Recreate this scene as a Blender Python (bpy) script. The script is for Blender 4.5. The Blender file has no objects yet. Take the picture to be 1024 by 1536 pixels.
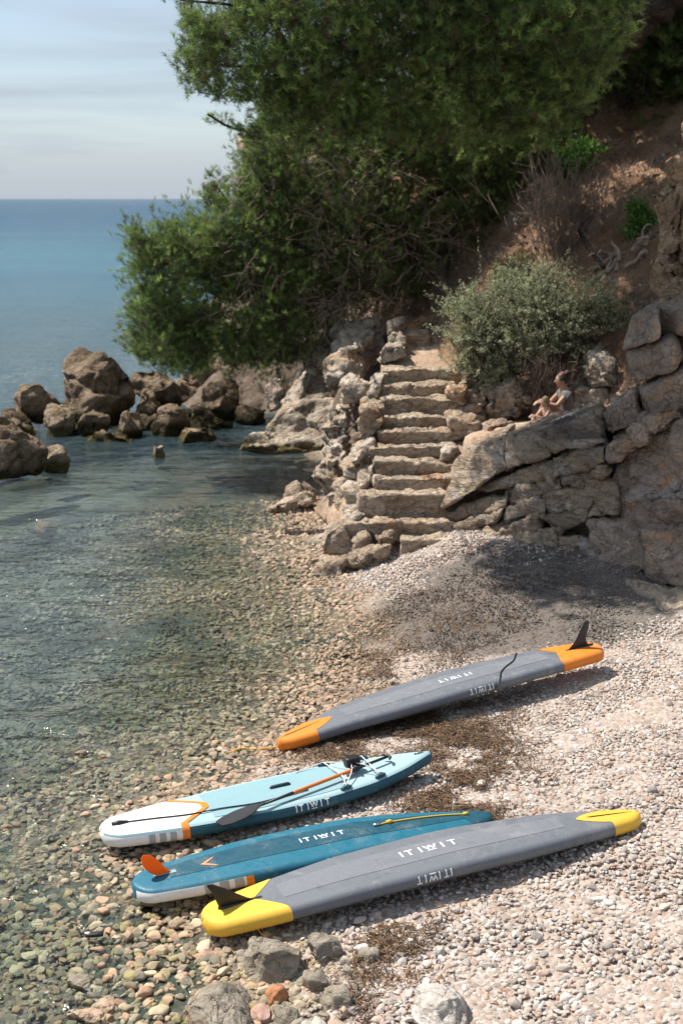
import bpy, math, random
import numpy as np
from mathutils import Vector
R = math.radians
rng = np.random.default_rng(7)
random.seed(7)
sc = bpy.context.scene
col = sc.collection

# ------------------------------------------------------------------ camera
FPX, CAMH = 2133.0, 5.5
TH = math.atan(470 / FPX)
CT, ST = math.cos(TH), math.sin(TH)
cam_d = bpy.data.cameras.new('camera')
cam = bpy.data.objects.new('camera', cam_d); col.objects.link(cam)
cam.location = (0, 0, CAMH); cam.rotation_euler = (math.pi / 2 - TH, 0, 0)
cam_d.lens = 50; cam_d.sensor_width = 36; cam_d.sensor_fit = 'AUTO'
cam_d.clip_end = 60000; cam_d.clip_start = 0.2
cam_d.dof.use_dof = True; cam_d.dof.focus_distance = 11.6; cam_d.dof.aperture_fstop = 2.6
sc.camera = cam

def ray(px, py):
    u = (px - 512) / FPX; v = (768 - py) / FPX
    return np.array([u, CT + v * ST, -ST + v * CT])
def at(px, py, Y):                       # world point seen at a photo pixel, at distance Y
    d = ray(px, py); t = Y / d[1]
    return np.array([d[0] * t, Y, CAMH + d[2] * t])
def atz(px, py, z):
    d = ray(px, py); t = (z - CAMH) / d[2]
    return np.array([d[0] * t, d[1] * t, z])

# ------------------------------------------------------------------ noise (numpy)
def _hash(ix, iy, iz, seed):
    h = (ix.astype(np.uint32) * np.uint32(374761393) + iy.astype(np.uint32) * np.uint32(668265263)
         + iz.astype(np.uint32) * np.uint32(2147483647) + np.uint32((seed * 974634777) & 0xffffffff))
    h = (h ^ (h >> np.uint32(13))) * np.uint32(1274126177)
    h = (h ^ (h >> np.uint32(16))) * np.uint32(2246822519)
    h = h ^ (h >> np.uint32(15))
    return h.astype(np.float64) / 4294967295.0
def vnoise(P, seed=0):                   # value noise, -1..1
    P = np.asarray(P, float); I = np.floor(P).astype(np.int64); F = P - I
    F = F * F * F * (F * (F * 6 - 15) + 10)
    r = 0
    for a in (0, 1):
        wx = F[:, 0] if a else 1 - F[:, 0]
        for b in (0, 1):
            wy = F[:, 1] if b else 1 - F[:, 1]
            for c in (0, 1):
                wz = F[:, 2] if c else 1 - F[:, 2]
                r = r + wx * wy * wz * _hash(I[:, 0] + a, I[:, 1] + b, I[:, 2] + c, seed)
    return r * 2 - 1
def fbm(P, octv=4, seed=0, gain=.5):
    r = 0; a = 1.0; s = 0; Q = np.asarray(P, float)
    for o in range(octv):
        r = r + a * vnoise(Q + 17.3 * o, seed + o); s += a; a *= gain; Q = Q * 2.03
    return r / s * 1.6
def worley(P, seed=0, facet=False):                   # F1, F2, id of the cell, in cell units
    P = np.asarray(P, float); I = np.floor(P).astype(np.int64)
    f1 = np.full(len(P), 9.0); f2 = f1.copy(); cid = np.zeros(len(P)); tl = np.zeros(len(P))
    for a in (-1, 0, 1):
        for b in (-1, 0, 1):
            for c in (-1, 0, 1):
                X, Y, Z = I[:, 0] + a, I[:, 1] + b, I[:, 2] + c
                q = np.stack([X + _hash(X, Y, Z, seed), Y + _hash(X, Y, Z, seed + 11), Z + _hash(X, Y, Z, seed + 23)], 1)
                d = np.sqrt(((P - q) ** 2).sum(1)); h = _hash(X, Y, Z, seed + 31)
                if facet: tt = ((P - q) * (np.stack([h, _hash(X, Y, Z, seed + 41), _hash(X, Y, Z, seed + 53)], 1) - .5)).sum(1)
                m = d < f1
                f2 = np.where(m, f1, np.minimum(f2, d)); cid = np.where(m, h, cid); tl = np.where(m, tt, tl) if facet else tl; f1 = np.where(m, d, f1)
    return (f1, f2, cid, tl) if facet else (f1, f2, cid)
def sstep(a, b, x):
    t = np.clip((x - a) / (b - a), 0, 1); return t * t * (3 - 2 * t)
def unit(v):
    v = np.asarray(v, float); return v / (np.linalg.norm(v, axis=-1, keepdims=True) + 1e-12)

# ------------------------------------------------------------------ objects
def link_mesh(name, V, F, mat=None, parent=None, smooth=True, colors=None):
    me = bpy.data.meshes.new(name)
    V = np.asarray(V, np.float32)
    if isinstance(F, np.ndarray):
        n, k = F.shape
        me.vertices.add(len(V)); me.vertices.foreach_set('co', V.ravel())
        me.loops.add(n * k); me.loops.foreach_set('vertex_index', F.astype(np.int32).ravel())
        me.polygons.add(n)
        me.polygons.foreach_set('loop_start', np.arange(0, n * k, k, dtype=np.int32))
        me.polygons.foreach_set('loop_total', np.full(n, k, np.int32))
    else:
        me.from_pydata([tuple(map(float, v)) for v in V], [], [tuple(int(i) for i in f) for f in F])
    me.update(calc_edges=True); me.validate()
    me.polygons.foreach_set('use_smooth', np.full(len(me.polygons), smooth))
    if colors is not None:
        a = me.color_attributes.new('col', 'FLOAT_COLOR', 'POINT')
        c = np.ones((len(V), 4), np.float32); c[:, :3] = colors
        a.data.foreach_set('color', c.ravel())
    if mat: me.materials.append(mat)
    o = bpy.data.objects.new(name, me); col.objects.link(o)
    if parent is not None: o.parent = parent; o.matrix_parent_inverse = parent.matrix_world.inverted()
    return o
def tag(o, label=None, cat=None, group=None, kind=None):
    if label: o['label'] = label
    if cat: o['category'] = cat
    if group: o['group'] = group
    if kind: o['kind'] = kind
    return o
def empty(name, loc, label, cat, group=None):
    o = bpy.data.objects.new(name, None); col.objects.link(o)
    o.location = tuple(map(float, loc)); o.empty_display_size = .2
    bpy.context.view_layer.update()
    return tag(o, label, cat, group)
class MB:                                 # collects simple shapes into one mesh
    def __init__(s): s.V = []; s.F = []
    def add(s, V, F):
        n = len(s.V); s.V += [tuple(v) for v in V]; s.F += [tuple(i + n for i in f) for f in F]
    def tube(s, pts, rad, seg=6, cap=True):
        pts = [np.asarray(p, float) for p in pts]; n = len(pts)
        rad = rad if hasattr(rad, '__len__') else [rad] * n
        V = []; F = []; ref = np.array([0.13, 0.31, 0.94])
        for i, p in enumerate(pts):
            d = unit(pts[min(i + 1, n - 1)] - pts[max(i - 1, 0)])
            r0 = ref if abs(d @ ref) < .95 else np.array([1., 0, 0])
            a = unit(np.cross(d, r0)); b = np.cross(d, a)
            for k in range(seg):
                t = 2 * math.pi * k / seg
                V.append(p + rad[i] * (math.cos(t) * a + math.sin(t) * b))
        for i in range(n - 1):
            for k in range(seg):
                k2 = (k + 1) % seg
                F.append((i * seg + k, i * seg + k2, (i + 1) * seg + k2, (i + 1) * seg + k))
        if cap:
            F.append(tuple(range(seg))[::-1]); F.append(tuple(range((n - 1) * seg, n * seg)))
        s.add(V, F)
    def build(s, name, mat, parent=None, smooth=True):
        return link_mesh(name, np.array(s.V), s.F, mat, parent, smooth)

# ------------------------------------------------------------------ materials
def newmat(name):
    m = bpy.data.materials.new(name); m.use_nodes = True
    nt = m.node_tree; b = nt.nodes['Principled BSDF']
    return m, nt, b
def N(nt, typ, **kw):
    n = nt.nodes.new(typ)
    for k, v in kw.items():
        if k in n.inputs: n.inputs[k].default_value = v
        else: setattr(n, k, v)
    return n
def noise_n(nt, vec, scale, detail=5, rough=.6, dist=0.0):
    n = N(nt, 'ShaderNodeTexNoise'); n.inputs['Scale'].default_value = scale; n.inputs['Detail'].default_value = detail
    n.inputs['Roughness'].default_value = rough; n.inputs['Distortion'].default_value = dist
    nt.links.new(vec, n.inputs['Vector']); return n.outputs['Fac']
def ramp_n(nt, fac, stops, interp='LINEAR'):
    n = N(nt, 'ShaderNodeValToRGB'); cr = n.color_ramp; cr.interpolation = interp
    while len(cr.elements) < len(stops): cr.elements.new(.5)
    for e, (p, c) in zip(cr.elements, stops):
        e.position = p; e.color = (*c, 1) if len(c) == 3 else c
    nt.links.new(fac, n.inputs['Fac']); return n.outputs['Color']
def mix_n(nt, fac, a, b, mode='MIX'):
    n = N(nt, 'ShaderNodeMix', data_type='RGBA', blend_type=mode)
    for sock, v in ((n.inputs[0], fac), (n.inputs[6], a), (n.inputs[7], b)):
        if isinstance(v, (int, float)): sock.default_value = v
        elif isinstance(v, tuple): sock.default_value = (*v, 1)
        else: nt.links.new(v, sock)
    return n.outputs[2]
def math_n(nt, op, a, b=0.0, c=None, clamp=False):
    n = N(nt, 'ShaderNodeMath', operation=op); n.use_clamp = clamp
    for i, v in enumerate((a, b) if c is None else (a, b, c)):
        if isinstance(v, (int, float)): n.inputs[i].default_value = v
        else: nt.links.new(v, n.inputs[i])
    return n.outputs[0]
def bump_n(nt, b, h, strength, dist):
    n = N(nt, 'ShaderNodeBump'); n.inputs['Strength'].default_value = strength; n.inputs['Distance'].default_value = dist
    nt.links.new(h, n.inputs['Height']); nt.links.new(n.outputs[0], b.inputs['Normal']); return n
def pos_n(nt, scale=None, rot=None):
    g = N(nt, 'ShaderNodeNewGeometry').outputs['Position']
    if scale or rot:
        m = N(nt, 'ShaderNodeMapping')
        if scale: m.inputs['Scale'].default_value = scale
        if rot: m.inputs['Rotation'].default_value = rot
        nt.links.new(g, m.inputs['Vector']); g = m.outputs[0]
    return g
def range_n(nt, v, a, b, lo=0.0, hi=1.0):
    n = N(nt, 'ShaderNodeMapRange', interpolation_type='SMOOTHSTEP')
    nt.links.new(v, n.inputs[0])
    for i, x in enumerate((a, b, lo, hi)): n.inputs[i + 1].default_value = x
    return n.outputs[0]
def rock_mat(name, stops, scale=1.2, patch=None, patch_amt=(.52, .68), speck=.5, bump=.6, waterline=None, strata=None, rough=.9):
    m, nt, b = newmat(name)
    p = pos_n(nt); p2 = pos_n(nt, *(strata if strata else ((1, 1, 1.8), None)))
    base = ramp_n(nt, noise_n(nt, p2, scale, 7, .62, .3), stops)
    if patch:
        for k, pc in enumerate(patch):
            f = range_n(nt, noise_n(nt, p2, scale * (.7 + .45 * k), 6, .6, .5 + k), *patch_amt)
            base = mix_n(nt, f, base, pc)
    sp = noise_n(nt, p, 22, 6, .7)
    base = mix_n(nt, speck, base, ramp_n(nt, sp, [(.3, (.35, .33, .32)), (.62, (1.25, 1.22, 1.18))]), 'MULTIPLY')
    # thin dirty cracks
    v = N(nt, 'ShaderNodeTexVoronoi', feature='DISTANCE_TO_EDGE'); v.inputs['Scale'].default_value = 2.3
    w = N(nt, 'ShaderNodeVectorMath', operation='ADD')
    nz = N(nt, 'ShaderNodeTexNoise'); nz.inputs['Scale'].default_value = 2.5; nz.inputs['Detail'].default_value = 5
    nt.links.new(p2, nz.inputs['Vector'])
    nt.links.new(p2, w.inputs[0]); nt.links.new(nz.outputs['Color'], w.inputs[1]); nt.links.new(w.outputs[0], v.inputs['Vector'])
    crack = range_n(nt, v.outputs['Distance'], 0.0, .035)
    base = mix_n(nt, math_n(nt, 'MULTIPLY', math_n(nt, 'SUBTRACT', 1.0, crack), .28), base, (.05, .04, .032))
    if waterline:                        # algae and wet stone just above the water
        sep = N(nt, 'ShaderNodeSeparateXYZ'); nt.links.new(p, sep.inputs[0])
        zz = math_n(nt, 'ADD', sep.outputs[2], math_n(nt, 'MULTIPLY', noise_n(nt, p, 3, 4), -.25))
        base = mix_n(nt, range_n(nt, zz, waterline[1], waterline[0]), base, waterline[2])
    nt.links.new(base, b.inputs['Base Color']); b.inputs['Roughness'].default_value = rough
    b.inputs['Specular IOR Level'].default_value = .25
    h = math_n(nt, 'ADD', math_n(nt, 'MULTIPLY', noise_n(nt, p2, 6, 10, .72, .4), 1.0), math_n(nt, 'MULTIPLY', crack, .35))
    vc = N(nt, 'ShaderNodeTexVoronoi'); vc.inputs['Scale'].default_value = 5.5; nt.links.new(w.outputs[0], vc.inputs['Vector'])
    vd = N(nt, 'ShaderNodeTexVoronoi'); vd.inputs['Scale'].default_value = 15; nt.links.new(w.outputs[0], vd.inputs['Vector'])
    h = math_n(nt, 'ADD', h, math_n(nt, 'ADD', math_n(nt, 'MULTIPLY', vc.outputs['Distance'], .55), math_n(nt, 'MULTIPLY', vd.outputs['Distance'], .25)))
    bump_n(nt, b, h, min(1.0, bump * 1.15), .10)
    return m
def flat_mat(name, c, rough=.5, spec=.5, var=.0, scale=30, bump=0.0, bscale=200, bdist=.002, metal=0.0):
    dust = 'fabric' in name or 'deck' in name or 'rail' in name or 'panel' in name
    m, nt, b = newmat(name)
    b.inputs['Roughness'].default_value = rough; b.inputs['Specular IOR Level'].default_value = spec; b.inputs['Metallic'].default_value = metal
    p = pos_n(nt)
    f = noise_n(nt, p, scale, 6, .65)
    base = ramp_n(nt, f, [(.3, tuple(x * (1 - var) for x in c)), (.7, tuple(min(1, x * (1 + var)) for x in c))])
    if dust:                             # dried salt, grit and water marks
        q = noise_n(nt, p, 2.6, 8, .7, .8); base = mix_n(nt, range_n(nt, q, .50, .72, 0.0, .16), base, (.50, .46, .41))
        q2 = noise_n(nt, p, 9, 6, .7, 1.2); base = mix_n(nt, range_n(nt, q2, .60, .66, 0.0, .20), base, tuple(x * .55 for x in c))
        nt.links.new(range_n(nt, q2, .45, .66, rough + .08, rough - .18), b.inputs['Roughness'])
        gr = N(nt, 'ShaderNodeTexVoronoi'); gr.inputs['Scale'].default_value = 38; nt.links.new(p, gr.inputs['Vector'])
        base = mix_n(nt, math_n(nt, 'MULTIPLY', range_n(nt, gr.outputs['Distance'], .16, .10), range_n(nt, q, .48, .60)), base, (.42, .36, .30))
    nt.links.new(base, b.inputs['Base Color'])
    if bump: bump_n(nt, b, noise_n(nt, p, bscale, 3, .6), bump, bdist)
    return m
def leaf_mat(name, trans=.35, rough=.5, spec=.3):
    m, nt, b = newmat(name)
    a = N(nt, 'ShaderNodeAttribute', attribute_name='col')
    nt.links.new(a.outputs['Color'], b.inputs['Base Color']); b.inputs['Roughness'].default_value = rough
    b.inputs['Specular IOR Level'].default_value = spec
    t = N(nt, 'ShaderNodeBsdfTranslucent'); nt.links.new(a.outputs['Color'], t.inputs['Color'])
    mx = N(nt, 'ShaderNodeMixShader'); mx.inputs[0].default_value = trans
    nt.links.new(b.outputs[0], mx.inputs[1]); nt.links.new(t.outputs[0], mx.inputs[2])
    nt.links.new(mx.outputs[0], nt.nodes['Material Output'].inputs['Surface'])
    return m

WET = (-.02, .13, (.20, .155, .075))
M_brown = rock_mat('brown_layered_rock', [(.25, (0.197, 0.151, 0.113)), (.45, (0.355, 0.272, 0.197)), (.62, (0.454, 0.363, 0.272)), (.8, (0.544, 0.454, 0.363))], 1.1,
                   patch=[(0.151, 0.129, 0.113), (0.454, 0.409, 0.379)], strata=((.7, .7, 2.2), (0, R(-18), 0)), bump=.8)
M_cliff = rock_mat('grey_brown_cliff', [(.25, (0.227, 0.173, 0.140)), (.5, (0.405, 0.318, 0.254)), (.75, (0.607, 0.481, 0.391))], .9,
                   patch=[(0.583, 0.506, 0.468), (0.557, 0.329, 0.177)], patch_amt=(.55, .72), bump=.8)
M_crag = rock_mat('ochre_crag', [(.25, (0.281, 0.187, 0.125)), (.5, (0.499, 0.343, 0.218)), (.75, (0.718, 0.546, 0.390))], 1.3, patch=[(0.624, 0.312, 0.140)], bump=.9)
M_lime = rock_mat('pale_limestone', [(.22, (.24, .19, .145)), (.42, (.46, .38, .305)), (.6, (.60, .52, .43)), (.8, (.70, .63, .55))], 1.4,
                  patch=[(.42, .27, .15), (.32, .28, .25)], patch_amt=(.54, .7), bump=.75, waterline=WET)
M_stone = rock_mat('stair_stone', [(.22, (0.269, 0.196, 0.134)), (.45, (0.470, 0.364, 0.269)), (.65, (0.616, 0.504, 0.386)), (.82, (0.750, 0.650, 0.526))], 1.8,
                   patch=[(0.426, 0.263, 0.157), (0.302, 0.263, 0.224)], patch_amt=(.54, .7), bump=.8)
M_boulder = rock_mat('brown_boulder', [(.25, (.12, .085, .055)), (.48, (.245, .178, .118)), (.66, (.34, .255, .175)), (.82, (.45, .35, .25))], 1.0,
                     patch=[(.22, .135, .065)], patch_amt=(.55, .75), bump=1.0, waterline=(.10, .32, (.06, .045, .02)))
M_boulder2 = rock_mat('tan_boulder', [(.25, (.19, .14, .095)), (.5, (.33, .25, .175)), (.75, (.48, .39, .29))], 1.2,
                      patch=[(.33, .22, .09)], bump=.8, waterline=(.03, .16, (.10, .08, .03)))
M_grey = rock_mat('grey_beach_rock', [(.25, (.17, .14, .105)), (.5, (.29, .25, .195)), (.75, (.42, .37, .31))], 2.2,
                  patch=[(.22, .16, .10)], patch_amt=(.56, .7), bump=.55, rough=.6)
M_greywhite = rock_mat('white_beach_rock', [(.25, (.36, .32, .28)), (.5, (.52, .47, .42)), (.75, (.66, .61, .56))], 2.2, bump=.5, rough=.75)

# ------------------------------------------------------------------ rocks
_cache = {}
def cube_grid(n, m, k):
    key = (n, m, k)
    if key in _cache: return _cache[key]
    V = []; F = []; off = 0
    for ax, (a, b, na, nb) in enumerate(((1, 2, m, k), (0, 2, n, k), (0, 1, n, m))):
        for sgn in (-1, 1):
            A, B = np.meshgrid(np.linspace(-1, 1, na + 1), np.linspace(-1, 1, nb + 1), indexing='ij')
            P = np.zeros((A.size, 3)); P[:, a] = A.ravel(); P[:, b] = B.ravel(); P[:, ax] = sgn
            i = np.arange(na)[:, None] * (nb + 1) + np.arange(nb)[None, :]
            q = np.stack([i, i + nb + 1, i + nb + 2, i + 1], -1).reshape(-1, 4)
            if (sgn > 0) == (ax == 1): q = q[:, ::-1]
            V.append(P); F.append(q + off); off += len(P)
    V = np.concatenate(V); F = np.concatenate(F)
    _, first, inv = np.unique(np.round(V, 6), axis=0, return_index=True, return_inverse=True)
    V = V[first]; F = np.asarray(inv).ravel()[F]
    _cache[key] = (V, F); return V, F
def vnormals(V, F):
    a = V[F[:, 2]] - V[F[:, 0]]; b = V[F[:, 3]] - V[F[:, 1]]
    n = np.cross(a, b); o = np.zeros_like(V)
    for k in range(4): np.add.at(o, F[:, k], n)
    return unit(o)
_sd = [100]
def rock_shape(C, res=.06, ex=7.0, amp=.06, frac=.05, cell=(.5, .5, .3), tilt=0.0, cuts=0, fine=.015, crack=0.0, seed=None):
    """C: 8 corners [-x-y-z ... +x+y+z]; a rounded irregular block with chipped facets"""
    if seed is None: _sd[0] += 7; seed = _sd[0]
    C = np.asarray(C, float).reshape(2, 2, 2, 3)
    Lx = np.linalg.norm(C[1].mean((0, 1)) - C[0].mean((0, 1))); Ly = np.linalg.norm(C[:, 1].mean((0, 1)) - C[:, 0].mean((0, 1)))
    Lz = np.linalg.norm(C[:, :, 1].mean((0, 1)) - C[:, :, 0].mean((0, 1)))
    n, m, k = [int(np.clip(L / res, 4, 64)) for L in (Lx, Ly, Lz)]
    V, F = cube_grid(n, m, k)
    nr = (np.abs(V) ** ex).sum(1) ** (1 / ex)
    Q = V / nr[:, None]
    w = (Q + 1) / 2
    P = 0
    for a in (0, 1):
        for b in (0, 1):
            for c in (0, 1):
                ww = (w[:, 0] if a else 1 - w[:, 0]) * (w[:, 1] if b else 1 - w[:, 1]) * (w[:, 2] if c else 1 - w[:, 2])
                P = P + ww[:, None] * C[a, b, c]
    ctr = P.mean(0); size = (Lx * Ly * Lz) ** (1 / 3)
    r = np.random.default_rng(seed)
    for i in range(cuts):
        nn = unit(r.normal(size=3) + np.array([0, -.3, .25])); d = (P - ctr) @ nn; lim = np.quantile(d, 1) * r.uniform(.55, .85)
        P = P - np.maximum(d - lim, 0)[:, None] * nn * .95
    nv = vnormals(P, F)
    ca, sa = math.cos(tilt), math.sin(tilt)
    S = np.stack([P[:, 0] * ca + P[:, 2] * sa, P[:, 1], -P[:, 0] * sa + P[:, 2] * ca], 1)
    warp = np.stack([fbm(P * 1.7 / max(size, .2), 3, seed + j) for j in (1, 2, 3)], 1)
    P = P + warp * amp
    f1, f2, cid, tl = worley(S / np.array(cell) + warp * .35, seed, True)
    g = np.clip((f2 - f1) / .12, 0, 1)
    disp = frac * (cid - .6) * .8 + frac * 2.6 * tl + frac * .6 * (g - 1)
    f1, f2, cid, tl = worley(S / np.array(cell) * 2.7 + warp * .5, seed + 3, True)
    disp += frac * .18 * (cid - .5) + frac * .8 * tl - frac * .12 * (1 - np.clip((f2 - f1) / .15, 0, 1))
    disp += fine * fbm(P / max(.12, res * 2.5), 4, seed + 9) + amp * .35 * fbm(P * 3.1, 3, seed + 5)
    if crack:
        z = fbm(S * np.array([.8, .8, 2.6]), 3, seed + 77)
        disp -= crack * np.exp(-(z / .07) ** 2)
    P = P + nv * disp[:, None]
    return P, F
def block(quad, Y, depth, lean=.0, mat=None, name='slab', parent=None, back=(0, 1, 0), **kw):
    """quad: photo pixels TL,TR,BR,BL of the front face; Y: its distance (left,right)"""
    TL, TR, BR, BL = quad
    Yl, Yr = Y if hasattr(Y, '__len__') else (Y, Y)
    tl, tr, br, bl = at(*TL, Yl + lean), at(*TR, Yr + lean), at(*BR, Yr), at(*BL, Yl)
    bk = np.array(back, float) * depth
    C = [[[bl, tl], [bl + bk, tl + bk]], [[br, tr], [br + bk, tr + bk]]]
    V, F = rock_shape(C, **kw)
    return link_mesh(name, V, F, mat, parent)
def boulder(bbox, Y, mat, name='boulder', parent=None, sink=.15, deep=1.0, res=.06, cuts=16, **kw):
    x0, y0, x1, y1 = bbox
    a = at(x0, y1, Y); b = at(x1, y0, Y)
    W = b[0] - a[0]; D = max(W, .0) * deep
    z0 = a[2] - sink; z1 = b[2]
    j = lambda s=.12: random.uniform(-s, s) * W
    C = [[[(a[0] + (0 if zz == 0 else .12 * W) + j(.07) if xx == 0 else b[0] - (0 if zz == 0 else .12 * W) + j(.07), Y + (D * yy) * .9 + j() - .1 * W, z0 if zz == 0 else z1 + j(.05)) for zz in (0, 1)] for yy in (0, 1)] for xx in (0, 1)]
    kw.setdefault('ex', 3.4); kw.setdefault('amp', .06 * W); kw.setdefault('frac', .075 * W); kw.setdefault('cell', (.55 * W, .55 * W, .45 * W)); kw.setdefault('fine', .018)
    V, F = rock_shape(C, res=res, cuts=cuts, **kw)
    return link_mesh(name, V, F, mat, parent)

#@@BEACH
# ------------------------------------------------------------------ beach, seabed, hillside
SY = np.array([0, 8, 8.72, 9.47, 10.16, 11.3, 12.43, 13.57, 14.5, 16.3, 18.25, 20, 21.9, 25.4, 28, 60])
SX = np.array([.3, -.4, -.75, -1.1, -1.45, -1.6, -1.4, -.95, -.45, .0, .0, -.2, -.75, -.75, -.7, -.7])
def beach_h(x, y):
    x = np.asarray(x, float); y = np.asarray(y, float)
    d = x - np.interp(y, SY, SX) + .12 * np.sin(y * 1.7) + .08 * np.sin(y * 4.1 + 1)
    up = .085 * np.maximum(d, 0)
    dn = np.minimum(d, 0); dn = -.035 * (-dn) - .015 * dn * dn
    z = up + np.maximum(dn, -1.7)
    z = z + sstep(.3, 2.4, d) * sstep(16.5, 21, y) * .42
    return z
def gnd(px, py):
    z = 0.0
    for i in range(12):
        p = atz(px, py, z); z = float(beach_h(p[0], p[1]))
    return atz(px, py, z)
def grid_mesh(xs, ys, fn):
    X, Y = np.meshgrid(xs, ys, indexing='ij')
    V = np.stack([X.ravel(), Y.ravel(), fn(X.ravel(), Y.ravel())], 1)
    n, m = len(xs), len(ys)
    i = np.arange(n - 1)[:, None] * m + np.arange(m - 1)[None, :]
    return V, np.stack([i, i + m, i + m + 1, i + 1], -1).reshape(-1, 4)
def beach_surface(x, y):
    P = np.stack([x, y, 0 * x], 1)
    return beach_h(x, y) + .02 * fbm(P * 2.2, 4, 3)
xs = np.concatenate([np.linspace(-60, -12, 30), np.arange(-11.8, 8, .11), np.linspace(8.2, 40, 16)])
ys = np.concatenate([np.linspace(-6, 6.5, 20), np.arange(6.7, 36, .11), np.linspace(36.5, 90, 30)])
m, nt, b = newmat('pebble_ground')
p = pos_n(nt)
vor = N(nt, 'ShaderNodeTexVoronoi'); vor.inputs['Scale'].default_value = 24; nt.links.new(p, vor.inputs['Vector'])
sp = N(nt, 'ShaderNodeSeparateColor'); nt.links.new(vor.outputs['Color'], sp.inputs[0])
dry = ramp_n(nt, sp.outputs[0], [(0, (.24, .19, .155)), (.35, (.38, .31, .26)), (.6, (.47, .40, .35)), (.8, (.55, .5, .45)), (1, (.40, .27, .19))])
soil = ramp_n(nt, noise_n(nt, p, 5, 6), [(.35, (.24, .175, .135)), (.65, (.40, .31, .25))])
dry = mix_n(nt, .5, dry, soil)
wetc = ramp_n(nt, sp.outputs[1], [(0, (.05, .045, .028)), (.4, (.11, .09, .055)), (.75, (.17, .13, .08)), (1, (.19, .12, .08))])
weed = range_n(nt, noise_n(nt, p, .55, 5, .6, .4), .50, .60)
wetc = mix_n(nt, weed, wetc, (.035, .045, .028))
sep = N(nt, 'ShaderNodeSeparateXYZ'); nt.links.new(p, sep.inputs[0])
sand = mix_n(nt, range_n(nt, noise_n(nt, p, .45, 4, .6, .3), .46, .58), (.15, .155, .115), (.05, .06, .045))
wetc = mix_n(nt, range_n(nt, sep.outputs[2], -.14, -.34), wetc, sand)
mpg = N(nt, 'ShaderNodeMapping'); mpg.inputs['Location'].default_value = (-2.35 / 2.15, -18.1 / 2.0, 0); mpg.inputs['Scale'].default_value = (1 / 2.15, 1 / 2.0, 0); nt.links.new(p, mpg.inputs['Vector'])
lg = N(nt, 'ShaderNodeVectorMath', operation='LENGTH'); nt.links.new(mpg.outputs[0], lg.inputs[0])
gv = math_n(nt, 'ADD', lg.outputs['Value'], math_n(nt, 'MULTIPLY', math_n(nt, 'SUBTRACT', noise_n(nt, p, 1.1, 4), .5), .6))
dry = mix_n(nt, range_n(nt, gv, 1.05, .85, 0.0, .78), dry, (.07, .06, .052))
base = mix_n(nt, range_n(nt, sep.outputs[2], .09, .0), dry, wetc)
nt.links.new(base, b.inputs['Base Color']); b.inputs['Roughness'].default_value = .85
bump_n(nt, b, math_n(nt, 'SUBTRACT', 1.0, vor.outputs['Distance']), .5, .03)
M_beach = m
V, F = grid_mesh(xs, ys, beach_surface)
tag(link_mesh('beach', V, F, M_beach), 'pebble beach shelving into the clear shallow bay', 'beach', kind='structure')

# hillside: a smooth surface through surveyed heights
K = np.array([
    (.2, 20.4, -.5), (1.0, 20.4, -.3), (.9, 21.2, .3), (2.4, 20.4, -.2), (3.2, 20.6, .2), (5, 19, .8), (8, 18, 1.5), (12, 17, 3),
    (1.1, 22, .75), (1.25, 23.5, 1.45), (1.4, 24.8, 2.1), (1.65, 26, 2.52), (1.8, 27.5, 2.8), (.1, 22, -.7), (.2, 24, -.5), (.6, 26, 1.0), (.75, 28, 1.7), (1.2, 29.2, 3.5),
    (2.6, 22.6, 1.62), (3.3, 22.6, 1.70), (4.2, 22.4, 1.85), (3.0, 23.6, 1.55), (4.0, 23.7, 1.75), (2.2, 24.6, 1.9), (3.2, 24.7, 2.4), (4.4, 24.3, 3.0), (5.2, 23.2, 3.1), (6.2, 21.8, 3.5),
    (4.6, 25.2, 4.2), (3.4, 26.2, 4.3), (2.4, 27, 4.0), (5.8, 27, 6.0), (4.2, 28.2, 5.9), (2.6, 29.2, 5.0), (7, 25.5, 6.4), (8, 23, 6.4), (9, 20, 6.2), (12, 22, 9),
    (7.2, 29.5, 8.0), (4.5, 31.5, 8.0), (2.0, 32, 6.0), (.9, 33, 3.8), (8, 34, 10.5), (4, 36, 9.0), (.9, 37, 5.0), (-1.5, 36, -.8), (-.4, 36, 1.4), (-1.6, 33, -1.2), (-.8, 31, -.8), (-.5, 29.5, -.3),
    (-2.5, 40, 1.5), (-.5, 40, 4.5), (2, 44, 8.5), (8, 44, 12), (14, 40, 14), (16, 30, 13), (14, 48, 13), (-3.5, 38, .5), (-3.2, 44, 2)], float)
def tps(K):
    P = K[:, :2]; d = np.linalg.norm(P[:, None] - P[None], axis=-1)
    A = d * d * np.log(d + 1e-9) + np.eye(len(P)) * .4
    B = np.concatenate([np.ones((len(P), 1)), P], 1)
    M = np.block([[A, B], [B.T, np.zeros((3, 3))]])
    w = np.linalg.solve(M, np.concatenate([K[:, 2], np.zeros(3)]))
    def f(x, y):
        o = np.zeros(len(x))
        for s in range(0, len(x), 20000):
            q = np.stack([x[s:s + 20000], y[s:s + 20000]], 1); dd = np.linalg.norm(q[:, None] - P[None], axis=-1)
            o[s:s + 20000] = (dd * dd * np.log(dd + 1e-9)) @ w[:len(P)] + w[-3] + q @ w[-2:]
        return o
    return f
_hill = tps(K)
def hill_h(x, y):
    x = np.atleast_1d(np.asarray(x, float)); y = np.atleast_1d(np.asarray(y, float))
    return _hill(x, y)
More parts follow.
